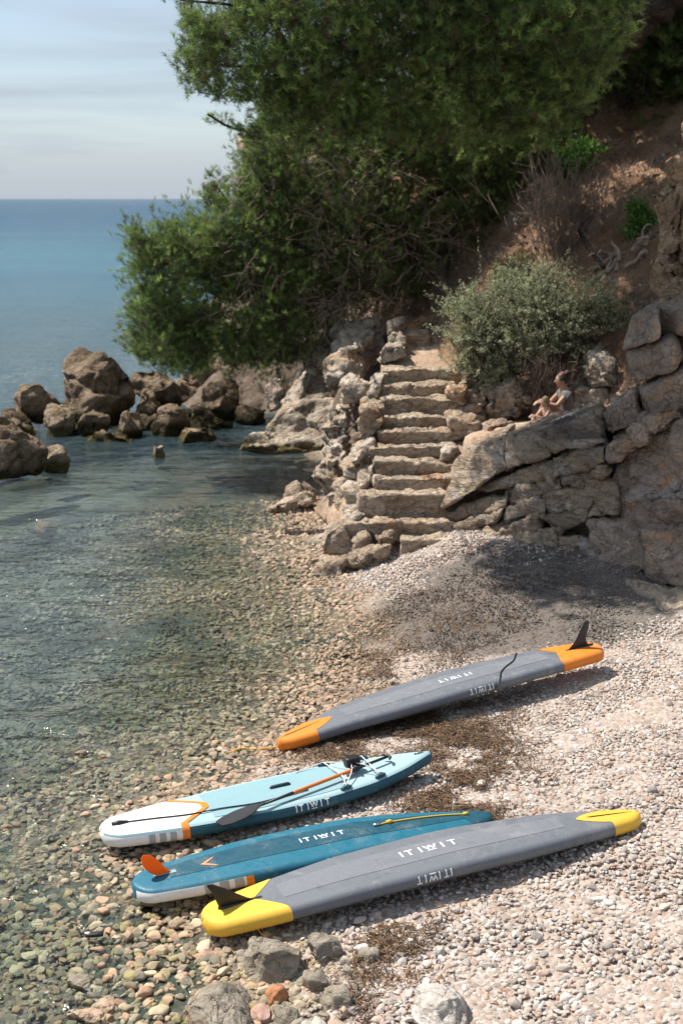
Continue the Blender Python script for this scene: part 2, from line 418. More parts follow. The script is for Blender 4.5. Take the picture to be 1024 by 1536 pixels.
def hill_surface(x, y):
    z = hill_h(x, y); P = np.stack([x, y, z], 1)
    rough = .25 + .75 * sstep(24, 27, y)
    f1, f2, cid = worley(P / np.array([.7, .7, .5]) + .4 * np.stack([fbm(P, 3, 5), fbm(P, 3, 6), fbm(P, 3, 8)], 1), 4)
    path = np.exp(-((x - 1.6) / .6) ** 2) * sstep(23, 25, y) * (1 - sstep(28, 28.6, y))
    return z + (rough * (.22 * fbm(P * .9, 5, 41) + .16 * (cid - .5) * sstep(25, 28, y)) + .03 * fbm(P * 4, 3, 12)) * (1 - .85 * path)
xs = np.arange(-4.6, 15, .1); ys = np.concatenate([np.arange(20.2, 33, .1), np.arange(33, 50, .25)])
V, F = grid_mesh(xs, ys, hill_surface)
keep = np.ones(len(V), bool)
keep &= ~((V[:, 0] > 2.0) & (V[:, 1] < 20.3) & (V[:, 2] < .2))
F = F[keep[F].all(1)]
m, nt, b = newmat('red_soil')
p = pos_n(nt)
c1 = ramp_n(nt, noise_n(nt, p, 1.3, 8, .65, .3), [(.25, (.14, .085, .052)), (.45, (.31, .185, .11)), (.62, (.44, .28, .175)), (.8, (.55, .40, .28))])
c1 = mix_n(nt, range_n(nt, noise_n(nt, p, 4.5, 6, .7), .56, .68), c1, (.16, .12, .09))
c1 = mix_n(nt, range_n(nt, noise_n(nt, p, .8, 5, .6), .57, .7), c1, (.40, .35, .30))
sep = N(nt, 'ShaderNodeSeparateXYZ'); nt.links.new(p, sep.inputs[0])
c1 = mix_n(nt, math_n(nt, 'MULTIPLY', range_n(nt, sep.outputs[2], 3.0, 2.0), .7), c1, ramp_n(nt, noise_n(nt, p, 3, 7, .7), [(.3, (.30, .21, .15)), (.7, (.55, .44, .35))]))
c1 = mix_n(nt, range_n(nt, sep.outputs[0], .9, .2), c1, ramp_n(nt, noise_n(nt, p, 1.6, 7, .65), [(.3, (.10, .072, .055)), (.5, (.22, .17, .13)), (.7, (.42, .35, .28))]))
nt.links.new(c1, b.inputs['Base Color']); b.inputs['Roughness'].default_value = .95; b.inputs['Specular IOR Level'].default_value = .1
bump_n(nt, b, noise_n(nt, p, 9, 9, .7), 1.0, .12)
tag(link_mesh('hillside', V, F, m), 'steep hillside of red soil and broken rock', 'hillside', kind='structure')

#@@SEA
# ------------------------------------------------------------------ water
m, nt, b = newmat('sea_water')
nt.nodes.remove(b)
p = pos_n(nt)
pr = pos_n(nt, (1, 1.6, 1), (0, 0, R(25)))
h = math_n(nt, 'ADD', math_n(nt, 'MULTIPLY', noise_n(nt, pr, 1.6, 4, .55, .6), 1.0), math_n(nt, 'MULTIPLY', noise_n(nt, p, 6.5, 3, .55, .4), .30))
h = math_n(nt, 'ADD', h, math_n(nt, 'MULTIPLY', noise_n(nt, pos_n(nt, (.4, 1, 1)), .5, 5, .6), 2.2))
sep = N(nt, 'ShaderNodeSeparateXYZ'); nt.links.new(p, sep.inputs[0])
h = math_n(nt, 'ADD', h, math_n(nt, 'MULTIPLY', noise_n(nt, pos_n(nt, (.35, 1, 1)), .13, 4, .6), 6.0))
h = math_n(nt, 'ADD', h, math_n(nt, 'MULTIPLY', noise_n(nt, pos_n(nt, (.22, 1, 1)), .03, 3, .6), 16.0))
far = range_n(nt, sep.outputs[1], 30, 42)
bp = N(nt, 'ShaderNodeBump'); nt.links.new(h, bp.inputs['Height'])
nt.links.new(math_n(nt, 'ADD', math_n(nt, 'MULTIPLY', far, .22), .11), bp.inputs['Distance']); bp.inputs['Strength'].default_value = 1.0
fr = N(nt, 'ShaderNodeFresnel'); fr.inputs['IOR'].default_value = 1.33; nt.links.new(bp.outputs[0], fr.inputs['Normal'])
gl = N(nt, 'ShaderNodeBsdfGlossy'); nt.links.new(bp.outputs[0], gl.inputs['Normal']); gl.inputs['Roughness'].default_value = .08
tr = N(nt, 'ShaderNodeBsdfTransparent'); tr.inputs['Color'].default_value = (.88, .955, .96, 1)
df = N(nt, 'ShaderNodeBsdfDiffuse')
pf = pos_n(nt, (.012, .02, 1))
turq = range_n(nt, sep.outputs[1], 45, 110)
deep = range_n(nt, sep.outputs[1], 130, 420)
patch = range_n(nt, noise_n(nt, pf, 1.0, 5, .6, .5), .42, .62)
cc = mix_n(nt, turq, mix_n(nt, range_n(nt, sep.outputs[1], 20, 32), (.17, .215, .215), (.05, .085, .10)), mix_n(nt, patch, (.045, .125, .170), (.040, .100, .145)))
cc = mix_n(nt, deep, cc, (.030, .082, .138))
nt.links.new(cc, df.inputs['Color'])
body = N(nt, 'ShaderNodeMixShader')
off_ = math_n(nt, 'MULTIPLY', range_n(nt, sep.outputs[0], -1.0, -6.5, 0.0, .30), range_n(nt, sep.outputs[1], 9, 17))
nt.links.new(math_n(nt, 'MAXIMUM', off_, range_n(nt, sep.outputs[1], 19, 46, 0.0, 1.0)), body.inputs[0])
nt.links.new(tr.outputs[0], body.inputs[1]); nt.links.new(df.outputs[0], body.inputs[2])
ms = N(nt, 'ShaderNodeMixShader'); nt.links.new(fr.outputs[0], ms.inputs[0])
nt.links.new(body.outputs[0], ms.inputs[1]); nt.links.new(gl.outputs[0], ms.inputs[2])
nt.links.new(ms.outputs[0], nt.nodes['Material Output'].inputs['Surface'])
xs = np.concatenate([-np.geomspace(40000, 12, 40), np.linspace(-11, 3, 15)]); ys = np.concatenate([np.linspace(2, 50, 30), np.geomspace(60, 60000, 50)])
V, F = grid_mesh(xs, ys, lambda x, y: 0 * x)
extra = np.array([(3, 46, 0), (3, 60000, 0), (30000, 60000, 0), (30000, 46, 0)])
F = np.concatenate([F, [[len(V), len(V) + 3, len(V) + 2, len(V) + 1]]]); V = np.concatenate([V, extra])
tag(link_mesh('sea', V, F, m, smooth=False), 'calm clear sea, blue to the horizon and transparent in the bay', 'sea', kind='structure')

#@@PEBBLES
# ------------------------------------------------------------------ pebbles (stuff)
def instancer(name, protos, pts, rot, scl, idx, colr, mat):
    c = bpy.data.collections.new(name + '_shapes')
    for i, (V, F) in enumerate(protos):
        me = bpy.data.meshes.new(name + '_shape%d' % i); me.from_pydata([tuple(v) for v in V], [], [tuple(map(int, f)) for f in F]); me.update()
        me.polygons.foreach_set('use_smooth', np.ones(len(me.polygons), bool)); me.materials.append(mat)
        c.objects.link(bpy.data.objects.new('shape_%02d' % i, me))
    me = bpy.data.meshes.new(name); n = len(pts)
    me.vertices.add(n); me.vertices.foreach_set('co', np.asarray(pts, np.float32).ravel())
    for nm, ty, key, arr in (('rot', 'FLOAT_VECTOR', 'vector', rot), ('scl', 'FLOAT_VECTOR', 'vector', scl), ('idx', 'INT', 'value', idx)):
        a = me.attributes.new(nm, ty, 'POINT'); a.data.foreach_set(key, np.asarray(arr, np.int32 if ty == 'INT' else np.float32).ravel())
    a = me.attributes.new('col', 'FLOAT_COLOR', 'POINT'); cc = np.ones((n, 4), np.float32); cc[:, :3] = colr; a.data.foreach_set('color', cc.ravel())
    me.materials.append(mat)
    o = bpy.data.objects.new(name, me); col.objects.link(o)
    g = bpy.data.node_groups.new(name, 'GeometryNodeTree')
    g.interface.new_socket('Geometry', in_out='INPUT', socket_type='NodeSocketGeometry')
    g.interface.new_socket('Geometry', in_out='OUTPUT', socket_type='NodeSocketGeometry')
    gi = g.nodes.new('NodeGroupInput'); go = g.nodes.new('NodeGroupOutput')
    ci = g.nodes.new('GeometryNodeCollectionInfo'); ci.inputs['Collection'].default_value = c
    ci.inputs['Separate Children'].default_value = True; ci.inputs['Reset Children'].default_value = True
    ip = g.nodes.new('GeometryNodeInstanceOnPoints'); ip.inputs['Pick Instance'].default_value = True
    def attr(nm, ty):
        q = g.nodes.new('GeometryNodeInputNamedAttribute'); q.data_type = ty; q.inputs['Name'].default_value = nm
        return next(s for s in q.outputs if s.enabled and s.name == 'Attribute')
    L = g.links.new
    L(gi.outputs[0], ip.inputs['Points']); L(ci.outputs[0], ip.inputs['Instance'])
    L(attr('idx', 'INT'), ip.inputs['Instance Index']); L(attr('scl', 'FLOAT_VECTOR'), ip.inputs['Scale'])
    er = g.nodes.new('FunctionNodeEulerToRotation'); L(attr('rot', 'FLOAT_VECTOR'), er.inputs[0]); L(er.outputs[0], ip.inputs['Rotation'])
    L(ip.outputs[0], go.inputs[0])
    md = o.modifiers.new('scatter', 'NODES'); md.node_group = g
    return o
def ico(sub):
    import bmesh
    bm = bmesh.new(); bmesh.ops.create_icosphere(bm, subdivisions=sub, radius=1.0)
    V = np.array([v.co[:] for v in bm.verts]); F = [[v.index for v in f.verts] for f in bm.faces]; bm.free(); return V, F
protos = []
for i in range(12):
    V, F = ico(3)
    r = np.random.default_rng(50 + i)
    for k in range(9):
        nn = unit(r.normal(size=3)); d = V @ nn; lim = r.uniform(.55, .85); V = V - np.maximum(d - lim, 0)[:, None] * nn * .85
    V = V * (1 + .10 * fbm(V * 1.1, 3, 60 + i))[:, None] + .02 * fbm(V * 5, 2, 90 + i)[:, None] * V
    protos.append((V * .5, F))
m, nt, b = newmat('pebble')
a = N(nt, 'ShaderNodeAttribute', attribute_name='col'); a.attribute_type = 'INSTANCER'
tc = N(nt, 'ShaderNodeTexCoord').outputs['Object']
oi = N(nt, 'ShaderNodeObjectInfo')
ad = N(nt, 'ShaderNodeVectorMath', operation='ADD'); nt.links.new(tc, ad.inputs[0])
mu = math_n(nt, 'MULTIPLY', oi.outputs['Random'], 50.0); cb = N(nt, 'ShaderNodeCombineXYZ'); nt.links.new(mu, cb.inputs[0]); nt.links.new(mu, cb.inputs[1]); nt.links.new(cb.outputs[0], ad.inputs[1])
base = mix_n(nt, .75, a.outputs['Color'], ramp_n(nt, noise_n(nt, ad.outputs[0], 3.5, 6, .7), [(.3, (.78, .77, .75)), (.7, (1.15, 1.14, 1.11))]), 'MULTIPLY')
nt.links.new(base, b.inputs['Base Color'])
sep = N(nt, 'ShaderNodeSeparateXYZ'); nt.links.new(pos_n(nt), sep.inputs[0])
nt.links.new(range_n(nt, sep.outputs[2], .02, .10, .32, .85), b.inputs['Roughness'])
bump_n(nt, b, noise_n(nt, ad.outputs[0], 9, 5, .7), .5, .06)
M_peb = m

PAL = np.array([(.50, .425, .37), (.58, .51, .46), (.42, .37, .335), (.62, .57, .53), (.46, .345, .28), (.36, .33, .31), (.52, .39, .31), (.40, .27, .20), (.67, .63, .59), (.33, .27, .235)])
PALW = np.array([(.26, .20, .125), (.32, .265, .18), (.20, .17, .12), (.36, .24, .155), (.15, .13, .09), (.42, .34, .23), (.36, .22, .14), (.24, .20, .09)])
def scatter(n, xr, yr):
    return np.stack([rng.uniform(*xr, n), rng.uniform(*yr, n)], 1)
def in_view(P, marg=.55):
    fw = P[:, 1] * CT + 5.3 * ST
    return np.abs(P[:, 0]) < fw * .24 + marg
DARK_ZONE = []                                   # unused list for a dark zone
pts = []; size = []
# dry pebbles
for yr, d0, d1, dens in (((7.2, 10), .028, .074, 800), ((10, 13), .028, .064, 850), ((13, 16), .028, .056, 850), ((16, 21.8), .028, .055, 800)):
    A = 7.2 * (yr[1] - yr[0]); P = scatter(int(A * dens), (-1.6, 5.6), yr)
    z = beach_h(P[:, 0], P[:, 1]); k = in_view(P) & (z > .02 + rng.normal(0, .02, len(P)))
    k &= ~((P[:, 0] > 2.0 + (21.2 - P[:, 1]) * .95) & (P[:, 1] > 17.2))
    P = P[k]; s = d0 + (d1 - d0) * rng.beta(1.6, 3.4, len(P)); s = np.where(rng.random(len(P)) < .03, s * rng.uniform(1.4, 2.1, len(P)), s)
    pts.append(np.column_stack([P, beach_h(P[:, 0], P[:, 1]) + s * rng.uniform(-.1, .28, len(P))])); size.append(s)
nd = sum(len(s) for s in size)
# wet and drowned stones, larger
for yr, d0, d1, dens in (((7.4, 11), .04, .18, 330), ((11, 15), .04, .155, 380), ((15, 20), .04, .14, 330), ((20, 26), .05, .15, 200)):
    A = 8.3 * (yr[1] - yr[0]); P = scatter(int(A * dens), (-7.3, 1.0), yr)
    z = beach_h(P[:, 0], P[:, 1]); k = in_view(P) & (z < .06 + rng.normal(0, .03, len(P)))
    k &= ~((fbm(np.column_stack([P * .45, 0 * z]), 4, 87) > .02 - 1.2 * sstep(-.22, -.5, z)) & (z < -.16) & (rng.random(len(P)) < .45))
    P = P[k]; s = d0 + (d1 - d0) * rng.beta(1.3, 4.5, len(P))
    pts.append(np.column_stack([P, beach_h(P[:, 0], P[:, 1]) + s * rng.uniform(-.12, .18, len(P))])); size.append(s)
pts = np.concatenate(pts); size = np.concatenate(size); n = len(pts)
hz = beach_h(pts[:, 0], pts[:, 1]); P3 = np.column_stack([pts[:, :2], 0 * hz])
ci = rng.choice(len(PAL), n, p=np.array([18, 16, 14, 12, 10, 8, 8, 4, 6, 4]) / 100)
cd = PAL[ci] * rng.uniform(.92, 1.25, (n, 1))
# patch of darker, finer pebbles below the stairs
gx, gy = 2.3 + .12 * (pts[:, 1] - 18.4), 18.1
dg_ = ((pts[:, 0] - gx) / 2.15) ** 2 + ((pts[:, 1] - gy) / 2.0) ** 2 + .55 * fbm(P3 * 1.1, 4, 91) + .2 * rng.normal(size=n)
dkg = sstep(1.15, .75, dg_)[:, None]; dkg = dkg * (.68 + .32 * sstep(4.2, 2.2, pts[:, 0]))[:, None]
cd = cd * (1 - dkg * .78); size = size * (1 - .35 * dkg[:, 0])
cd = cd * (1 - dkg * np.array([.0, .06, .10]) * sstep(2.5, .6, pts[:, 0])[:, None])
cd = cd * (1 + .10 * fbm(P3 * .8, 3, 5)[:, None])
cw = PALW[rng.integers(0, len(PALW), n)] * rng.uniform(.7, 1.25, (n, 1))
pink = np.exp(-((hz - .03) / .07) ** 2)[:, None] * sstep(9, 13, pts[:, 1])[:, None]
cw = cw * (1 - .5 * pink) + .5 * pink * np.array((.33, .225, .17)) * rng.uniform(.7, 1.3, (n, 1))
alg = (sstep(-.05, .45, fbm(P3 * .9, 4, 21)) * sstep(-.02, -.12, hz))[:, None]
cw = cw * (1 - .75 * alg) + .75 * alg * np.where(rng.random((n, 1)) < .3, np.array([[.06, .10, .03]]), np.array([[.125, .115, .05]])) * rng.uniform(.6, 1.5, (n, 1))
dk = sstep(-.02, .22, fbm(P3 * .75 + 9, 4, 33))[:, None] * sstep(-.05, -.15, hz)[:, None]
cw = cw * (1 - .6 * dk)
dp_ = sstep(-.10, -.32, hz)[:, None] * .6; cw = cw * (1 - dp_) + dp_ * cw.mean(1, keepdims=True) * np.array([1.08, 1.16, 1.05])  # deeper stones greyed: the water's tint put into their colour
wetf = sstep(.11, .015, hz + .03 * fbm(P3 * 3, 2, 8))[:, None]
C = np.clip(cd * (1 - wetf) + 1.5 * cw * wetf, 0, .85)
rot = rng.uniform(0, 2 * math.pi, (n, 3)); rot[:, :2] = rng.normal(0, .3, (n, 2))
asp = np.stack([rng.uniform(.9, 1.35, n), rng.uniform(.75, 1.0, n), rng.uniform(.45, .75, n)], 1)
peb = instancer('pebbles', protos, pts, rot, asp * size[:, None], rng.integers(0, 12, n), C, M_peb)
tag(peb, 'pale pink grey and white pebbles covering the beach and the shallows', 'pebbles', kind='stuff')
print('pebbles', n)

# dry seaweed litter
def strips(name, zones, label, cols):
    Vs = []; Fs = []; Cs = []; off = 0
    for (quad, cnt, ln) in zones:
        q = np.array([gnd(*c)[:2] for c in quad])
        u = rng.random((cnt, 2)); e = rng.random(cnt) < .95
        u = np.where(e[:, None], np.clip(rng.normal(.5, .36, (cnt, 2)), -.5, 1.5), u)
        P = (q[0] * (1 - u[:, :1]) + q[1] * u[:, :1]) * (1 - u[:, 1:]) + (q[3] * (1 - u[:, :1]) + q[2] * u[:, :1]) * u[:, 1:]
        k = fbm(np.column_stack([P * 2.6, 0 * P[:, 0]]), 3, 71) > -.15 + .35 * rng.normal(size=cnt); P = P[k]; c = len(P)
        z = beach_h(P[:, 0], P[:, 1]) + rng.uniform(.018, .05, c)
        L = ln * rng.uniform(.5, 1.6, c); w = rng.uniform(.002, .006, c); a = rng.uniform(0, 2 * math.pi, c)
        d = np.stack([np.cos(a), np.sin(a), rng.normal(0, .22, c)], 1); s = np.stack([-np.sin(a), np.cos(a), rng.normal(0, .4, c)], 1)
        O = np.column_stack([P, z]); bend = np.stack([rng.normal(0, .25, c), rng.normal(0, .25, c), rng.uniform(-.1, .3, c)], 1) * L[:, None]
        for (t, ww) in ((-.5, .5), (0, 1), (.5, .5)):
            mid = O + d * (t * L)[:, None] + bend * (.25 - t * t)
            Vs.append(mid + s * (w * ww)[:, None]); Vs.append(mid - s * (w * ww)[:, None])
        i = np.arange(c)
        Fs += [np.stack([off + i, off + c + i, off + 3 * c + i, off + 2 * c + i], 1), np.stack([off + 2 * c + i, off + 3 * c + i, off + 5 * c + i, off + 4 * c + i], 1)]
        cc = np.array(cols)[rng.integers(0, len(cols), c)] * rng.uniform(.6, 1.3, (c, 1))
        Cs += [cc] * 6; off += 6 * c
    o = link_mesh(name, np.concatenate(Vs), np.concatenate(Fs), M_leafdry, None, False, np.concatenate(Cs))
    return tag(o, label, 'seaweed', kind='stuff')
M_leafdry = leaf_mat('dry_seaweed', .1, .7, .2)
strips('dry_seaweed', [
    (((640, 1090), (760, 1100), (760, 1260), (600, 1250)), 17000, .06), (((540, 1080), (720, 1050), (720, 1110), (480, 1140)), 10000, .05),
    (((560, 900), (760, 880), (740, 990), (540, 1030)), 4500, .06), (((520, 1390), (640, 1380), (640, 1536), (520, 1536)), 4200, .055),
    (((460, 1120), (560, 1110), (560, 1145), (460, 1150)), 1200, .05), (((520, 980), (600, 970), (640, 1040), (520, 1060)), 2500, .05)],
    'brown dry seaweed litter strewn over the pebbles between the boards', [(.16, .095, .05), (.10, .06, .035), (.24, .155, .09), (.065, .042, .03)])
#@@END
# ------------------------------------------------------------------ rock outcrop, cliff, stairs
def z5(q): return [(640 + x * .375, 560 + y * .375) for x, y in q]
def z4(q): return [(440 + x * .3125, 460 + y * .3125) for x, y in q]
def z8(q): return [(600 + x * .4165, y * .4165) for x, y in q]
def bb5(a): return (640 + a[0] * .375, 560 + a[1] * .375, 640 + a[2] * .375, 560 + a[3] * .375)
def bb4(a): return (440 + a[0] * .3125, 460 + a[1] * .3125, 440 + a[2] * .3125, 460 + a[3] * .3125)
def yout(px): return 21.3 - (px - 660) * (2.9 / 364)

out = empty('rock_outcrop', (2.6, 19.4, .5), 'brown layered rock outcrop of tilted slabs right of the stairs', 'rock outcrop')
TILT = R(-17)
def slab(q, dy=0.0, depth=1.6, lean=.12, parent=out, mat=M_brown, **kw):
    q = z5(q); xl = (q[0][0] + q[3][0]) / 2; xr = (q[1][0] + q[2][0]) / 2
    a = dict(res=.045, ex=13, amp=.05, frac=.035, cell=(.7, .5, .28), tilt=TILT, fine=.014, crack=.03); a.update(kw)
    return block(q, (yout(xl) + dy, yout(xr) + dy), depth, lean, mat, 'slab', parent, back=(.25, 1, 0), **a)
slab([(120, 335), (310, 255), (318, 388), (42, 560)], 0, 1.5, .25)
slab([(296, 262), (490, 222), (506, 350), (300, 400)], .05, 1.5, .2)
slab([(462, 228), (672, 165), (724, 282), (494, 345)], -.05, 1.6, .15)
slab([(205, 452), (520, 340), (512, 425), (200, 490)], .12, 1.4, .05)
slab([(495, 340), (722, 275), (726, 375), (500, 432)], .02, 1.5, .05)
slab([(70, 560), (335, 470), (332, 545), (85, 612)], .02, 1.3, .1)
slab([(325, 470), (525, 410), (525, 470), (325, 540)], .06, 1.3, .05, frac=.07, cell=(.35, .35, .25))
slab([(515, 410), (712, 362), (720, 430), (515, 480)], .06, 1.3, .05, frac=.09, cell=(.3, .3, .22))
slab([(90, 608), (318, 535), (312, 590), (95, 655)], -.06, 1.3, .03)
slab([(305, 535), (478, 475), (484, 560), (310, 592)], -.02, 1.3, .03)
slab([(465, 480), (705, 418), (660, 550), (470, 570)], .0, 1.3, .0)
slab([(690, 415), (765, 435), (768, 580), (640, 575)], .05, 1.2, .05)
slab([(425, 575), (655, 525), (640, 600), (520, 660)], .02, 1.1, .0)
slab([(225, 640), (445, 568), (450, 660), (245, 715)], -.12, 1.2, .0, frac=.06, cell=(.4, .4, .25))
slab([(130, 700), (262, 650), (262, 735), (150, 735)], -.15, 1.0, .0)
slab([(320, 665), (530, 640), (560, 790), (345, 800)], -.22, 1.0, .1, frac=.1, cell=(.35, .35, .25), amp=.08)
slab([(500, 668), (720, 690), (700, 800), (520, 790)], -.2, 1.0, .1, frac=.07, cell=(.5, .4, .3), amp=.08)
slab([(110, 400), (900, 330), (1000, 760), (200, 700)], .55, 1.2, .3)      # the core behind the joints
cl = empty('cliff', (4.6, 18.6, .6), 'tall dark grey brown cliff at the right edge above the beach', 'cliff')
kc = dict(parent=cl, mat=M_cliff, cell=(.8, .6, .45), amp=.09, frac=.05, res=.055)
slab([(735, 345), (985, 195), (1015, 490), (765, 600)], .1, 1.6, .35, **kc)
slab([(975, 185), (1200, 120), (1210, 480), (1005, 490)], .0, 1.8, .3, **kc)
slab([(790, 575), (1040, 465), (1200, 640), (830, 640)], -.1, 1.5, .15, **kc)
slab([(625, 590), (870, 585), (900, 830), (670, 790)], -.3, 1.5, .25, **kc)
slab([(860, 620), (1200, 590), (1210, 870), (890, 845)], -.5, 1.6, .25, **kc)
slab([(725, 262), (880, 190), (890, 275), (738, 350)], .05, 1.4, .05, **kc)
slab([(692, 175), (840, 95), (880, 200), (705, 268)], .25, 1.4, .15, **kc)
slab([(860, 190), (1000, 130), (1010, 210), (880, 265)], .1, 1.4, .1, **kc)
kd = dict(res=.05, ex=8, amp=.05, frac=.02, cell=(.9, .6, .5), tilt=TILT, fine=.012, crack=.02, back=(.3, 1, 0))
for q, dy in (([(826, 1150), (918, 1112), (928, 1235), (798, 1268)], .3), ([(912, 1116), (1025, 1070), (1030, 1215), (922, 1230)], .2), ([(1018, 1070), (1200, 1040), (1200, 1215), (1024, 1215)], .1),
              ([(798, 1268), (975, 1212), (1005, 1335), (842, 1395)], .1), ([(970, 1216), (1200, 1190), (1200, 1340), (1000, 1335)], .05), ([(842, 1395), (1030, 1325), (1200, 1480), (885, 1540)], -.05)):
    q = z8(q); block(q, (19.4 + dy, 18.5 + dy), 2.0, .15, M_cliff, 'slab', cl, **kd)
crag = empty('crag', (5.0, 20.6, 4.0), 'ochre weathered crag standing above the dark cliff', 'crag')
for q, Y, fr in (([(905, 715), (1000, 640), (1010, 830), (925, 1000)], 20.6, .12), ([(985, 660), (1200, 560), (1200, 960), (1000, 1000)], 20.3, .12), ([(955, 590), (1040, 490), (1200, 690), (965, 660)], 20.8, .1),
                 ([(1000, 420), (1200, 380), (1200, 520), (1005, 520)], 21.2, .1), ([(905, 940), (1010, 900), (1030, 1090), (925, 1110)], 20.3, .1), ([(1000, 940), (1200, 900), (1200, 1090), (1010, 1095)], 20.0, .08)):
    block(z8(q), (Y, Y - .5), 1.3, .2, M_crag, 'slab', crag, back=(.4, 1, 0), res=.05, ex=7, amp=.05, frac=fr * .8, cell=(.45, .45, .5), fine=.02, cuts=5)
for q, Y, lab in (([(780, 835), (915, 850), (1010, 915), (870, 905)], 0, 'pale flat flagstone at the foot of the dark cliff, left of its neighbour'), ([(900, 900), (1025, 855), (1200, 940), (930, 960)], 0, 'pale flat flagstone at the right edge below the dark cliff')):
    q = z5(q); P = [gnd(*c) for c in q]; up = np.array([0, 0, .07]); dn = np.array([0, 0, -.15])
    C = [[[P[3] + dn, P[3] + up], [P[0] + dn, P[0] + up]], [[P[2] + dn, P[2] + up], [P[1] + dn, P[1] + up]]]
    V, F = rock_shape(C, res=.05, ex=8, amp=.03, frac=.015, fine=.008); tag(link_mesh('flagstone', V, F, M_stone), lab, 'flagstone')

# ------------------------------------------------------------------ stairs
st = empty('stone_stairs', (1.0, 21.0, .6), 'worn pale stone stairs climbing from the beach under the pine', 'stairs')
# front edge of each tread: left px, right px, y px, distance
TR = [(610, 690, 808, 20.75), (523, 674, 783, 21.1), (545, 660, 742, 21.5), (566, 672, 718, 21.9), (570, 676, 693, 22.3), (560, 672, 670, 22.7), (570, 672, 645, 23.1), (578, 676, 626, 23.5), (578, 676, 597, 23.95), (578, 676, 577, 24.4), (578, 672, 554, 24.85), (596, 636, 500, 26.5)]
for i, (xl, xr, y, Y) in enumerate(TR):
    a, b_ = at(xl, y, Y), at(xr, y, Y); zt = (a[2] + b_[2]) / 2
    zl = beach_h(a[0], Y) if i == 0 else at(TR[i - 1][0], TR[i - 1][2], TR[i - 1][3])[2]
    D = .75 if i < 10 else .9
    zb = zt - .42
    dz = random.uniform(-.012, .012); jl, jr = random.uniform(-.05, .02), random.uniform(-.02, .05)
    C = [[[(a[0] - .06 + jl, Y + .03, zb), (a[0] - .06 + jl, Y + random.uniform(-.04, .03), zt + dz)], [(a[0] - .06, Y + D, zb), (a[0] - .06, Y + D, zt + dz)]],
         [[(b_[0] + .1 + jr, Y + .03, zb), (b_[0] + .1 + jr, Y + random.uniform(-.04, .03), zt - dz)], [(b_[0] + .1, Y + D, zb), (b_[0] + .1, Y + D, zt - dz)]]]
    V, F = rock_shape(C, res=.03, ex=22, amp=.03, frac=.030, cell=(.34, .3, .2), fine=.010, crack=.018)
    link_mesh('step', V, F, M_stone, st)
# path above the stairs
C = [[[at(585, 556, 24.9) - (0, 0, .5), at(585, 556, 25.0)], [at(600, 500, 27.6) - (0, 0, .5), at(605, 497, 27.6)]], [[at(690, 556, 24.9) - (0, 0, .5), at(690, 556, 25.0)], [at(690, 497, 27.6) - (0, 0, .5), at(690, 497, 27.6)]]]
V, F = rock_shape(C, res=.06, ex=14, amp=.05, frac=.012, cell=(.5, .5, .5), fine=.01)
M_path = rock_mat('trodden_path', [(.25, (.33, .22, .15)), (.5, (.46, .33, .24)), (.75, (.58, .46, .36))], 1.5, bump=.4)
tag(link_mesh('path', V, F, M_path), 'trodden sandy path above the stairs', 'path', kind='structure')
tag(block([(600, 478), (690, 480), (690, 504), (600, 500)], 27.7, .8, .05, M_crag, 'rock_step', None, res=.05, ex=6, amp=.07, frac=.06), 'low orange rock step at the top of the sandy path', 'rock')

# parapet of stones along the left of the stairs
par = empty('parapet', (.6, 21.4, .4), 'rough pale parapet of stacked stones along the left of the stairs', 'stone wall')
SB = dict(res=.04, ex=6.5, amp=.028, frac=.05, cell=(.3, .3, .24), fine=.014, cuts=7)
def stone(q, Y, depth, zoom=z4, mat=M_lime, parent=par, name='stone', **kw):
    a = dict(SB); a.update(kw); return block(zoom(q), Y, depth, a.pop('lean', .08), mat, name, parent, **a)
stone([(455, 60), (535, 65), (535, 140), (455, 145)], 26.3, .8)
stone([(470, 125), (538, 135), (535, 200), (455, 205)], 25.8, .7)
stone([(410, 195), (535, 185), (545, 240), (415, 290)], 25.2, .9)
stone([(385, 325), (465, 335), (452, 445), (368, 445)], 24.2, .9)
stone([(335, 450), (445, 470), (430, 545), (335, 560)], 23.5, .8)
stone([(312, 490), (432, 500), (415, 650), (330, 665)], 23.0, .8, mat=M_lime)
stone([(290, 680), (390, 655), (392, 760), (300, 770)], 22.5, .9)
stone([(225, 760), (330, 700), (345, 830), (240, 850)], 22.1, .9)
stone([(300, 790), (398, 770), (398, 865), (300, 880)], 22.0, .7)
stone([(235, 880), (405, 860), (350, 985), (245, 990)], 21.6, .7)
stone([(240, 985), (340, 975), (345, 1075), (250, 1085)], 21.2, .7)
stone([(165, 1085), (270, 1065), (275, 1225), (135, 1240)], 20.7, .8, mat=M_stone)
stone([(262, 1080), (378, 1055), (388, 1185), (270, 1230)], 20.8, .8, mat=M_stone)
stone([(365, 1065), (540, 1085), (535, 1165), (395, 1160)], 20.75, .7, mat=M_stone)
stone([(262, 1185), (485, 1150), (470, 1235), (255, 1280)], 20.5, .6, mat=M_stone, frac=.08)
stone([(115, 1240), (268, 1225), (268, 1315), (130, 1350)], 20.3, .7, mat=M_stone)
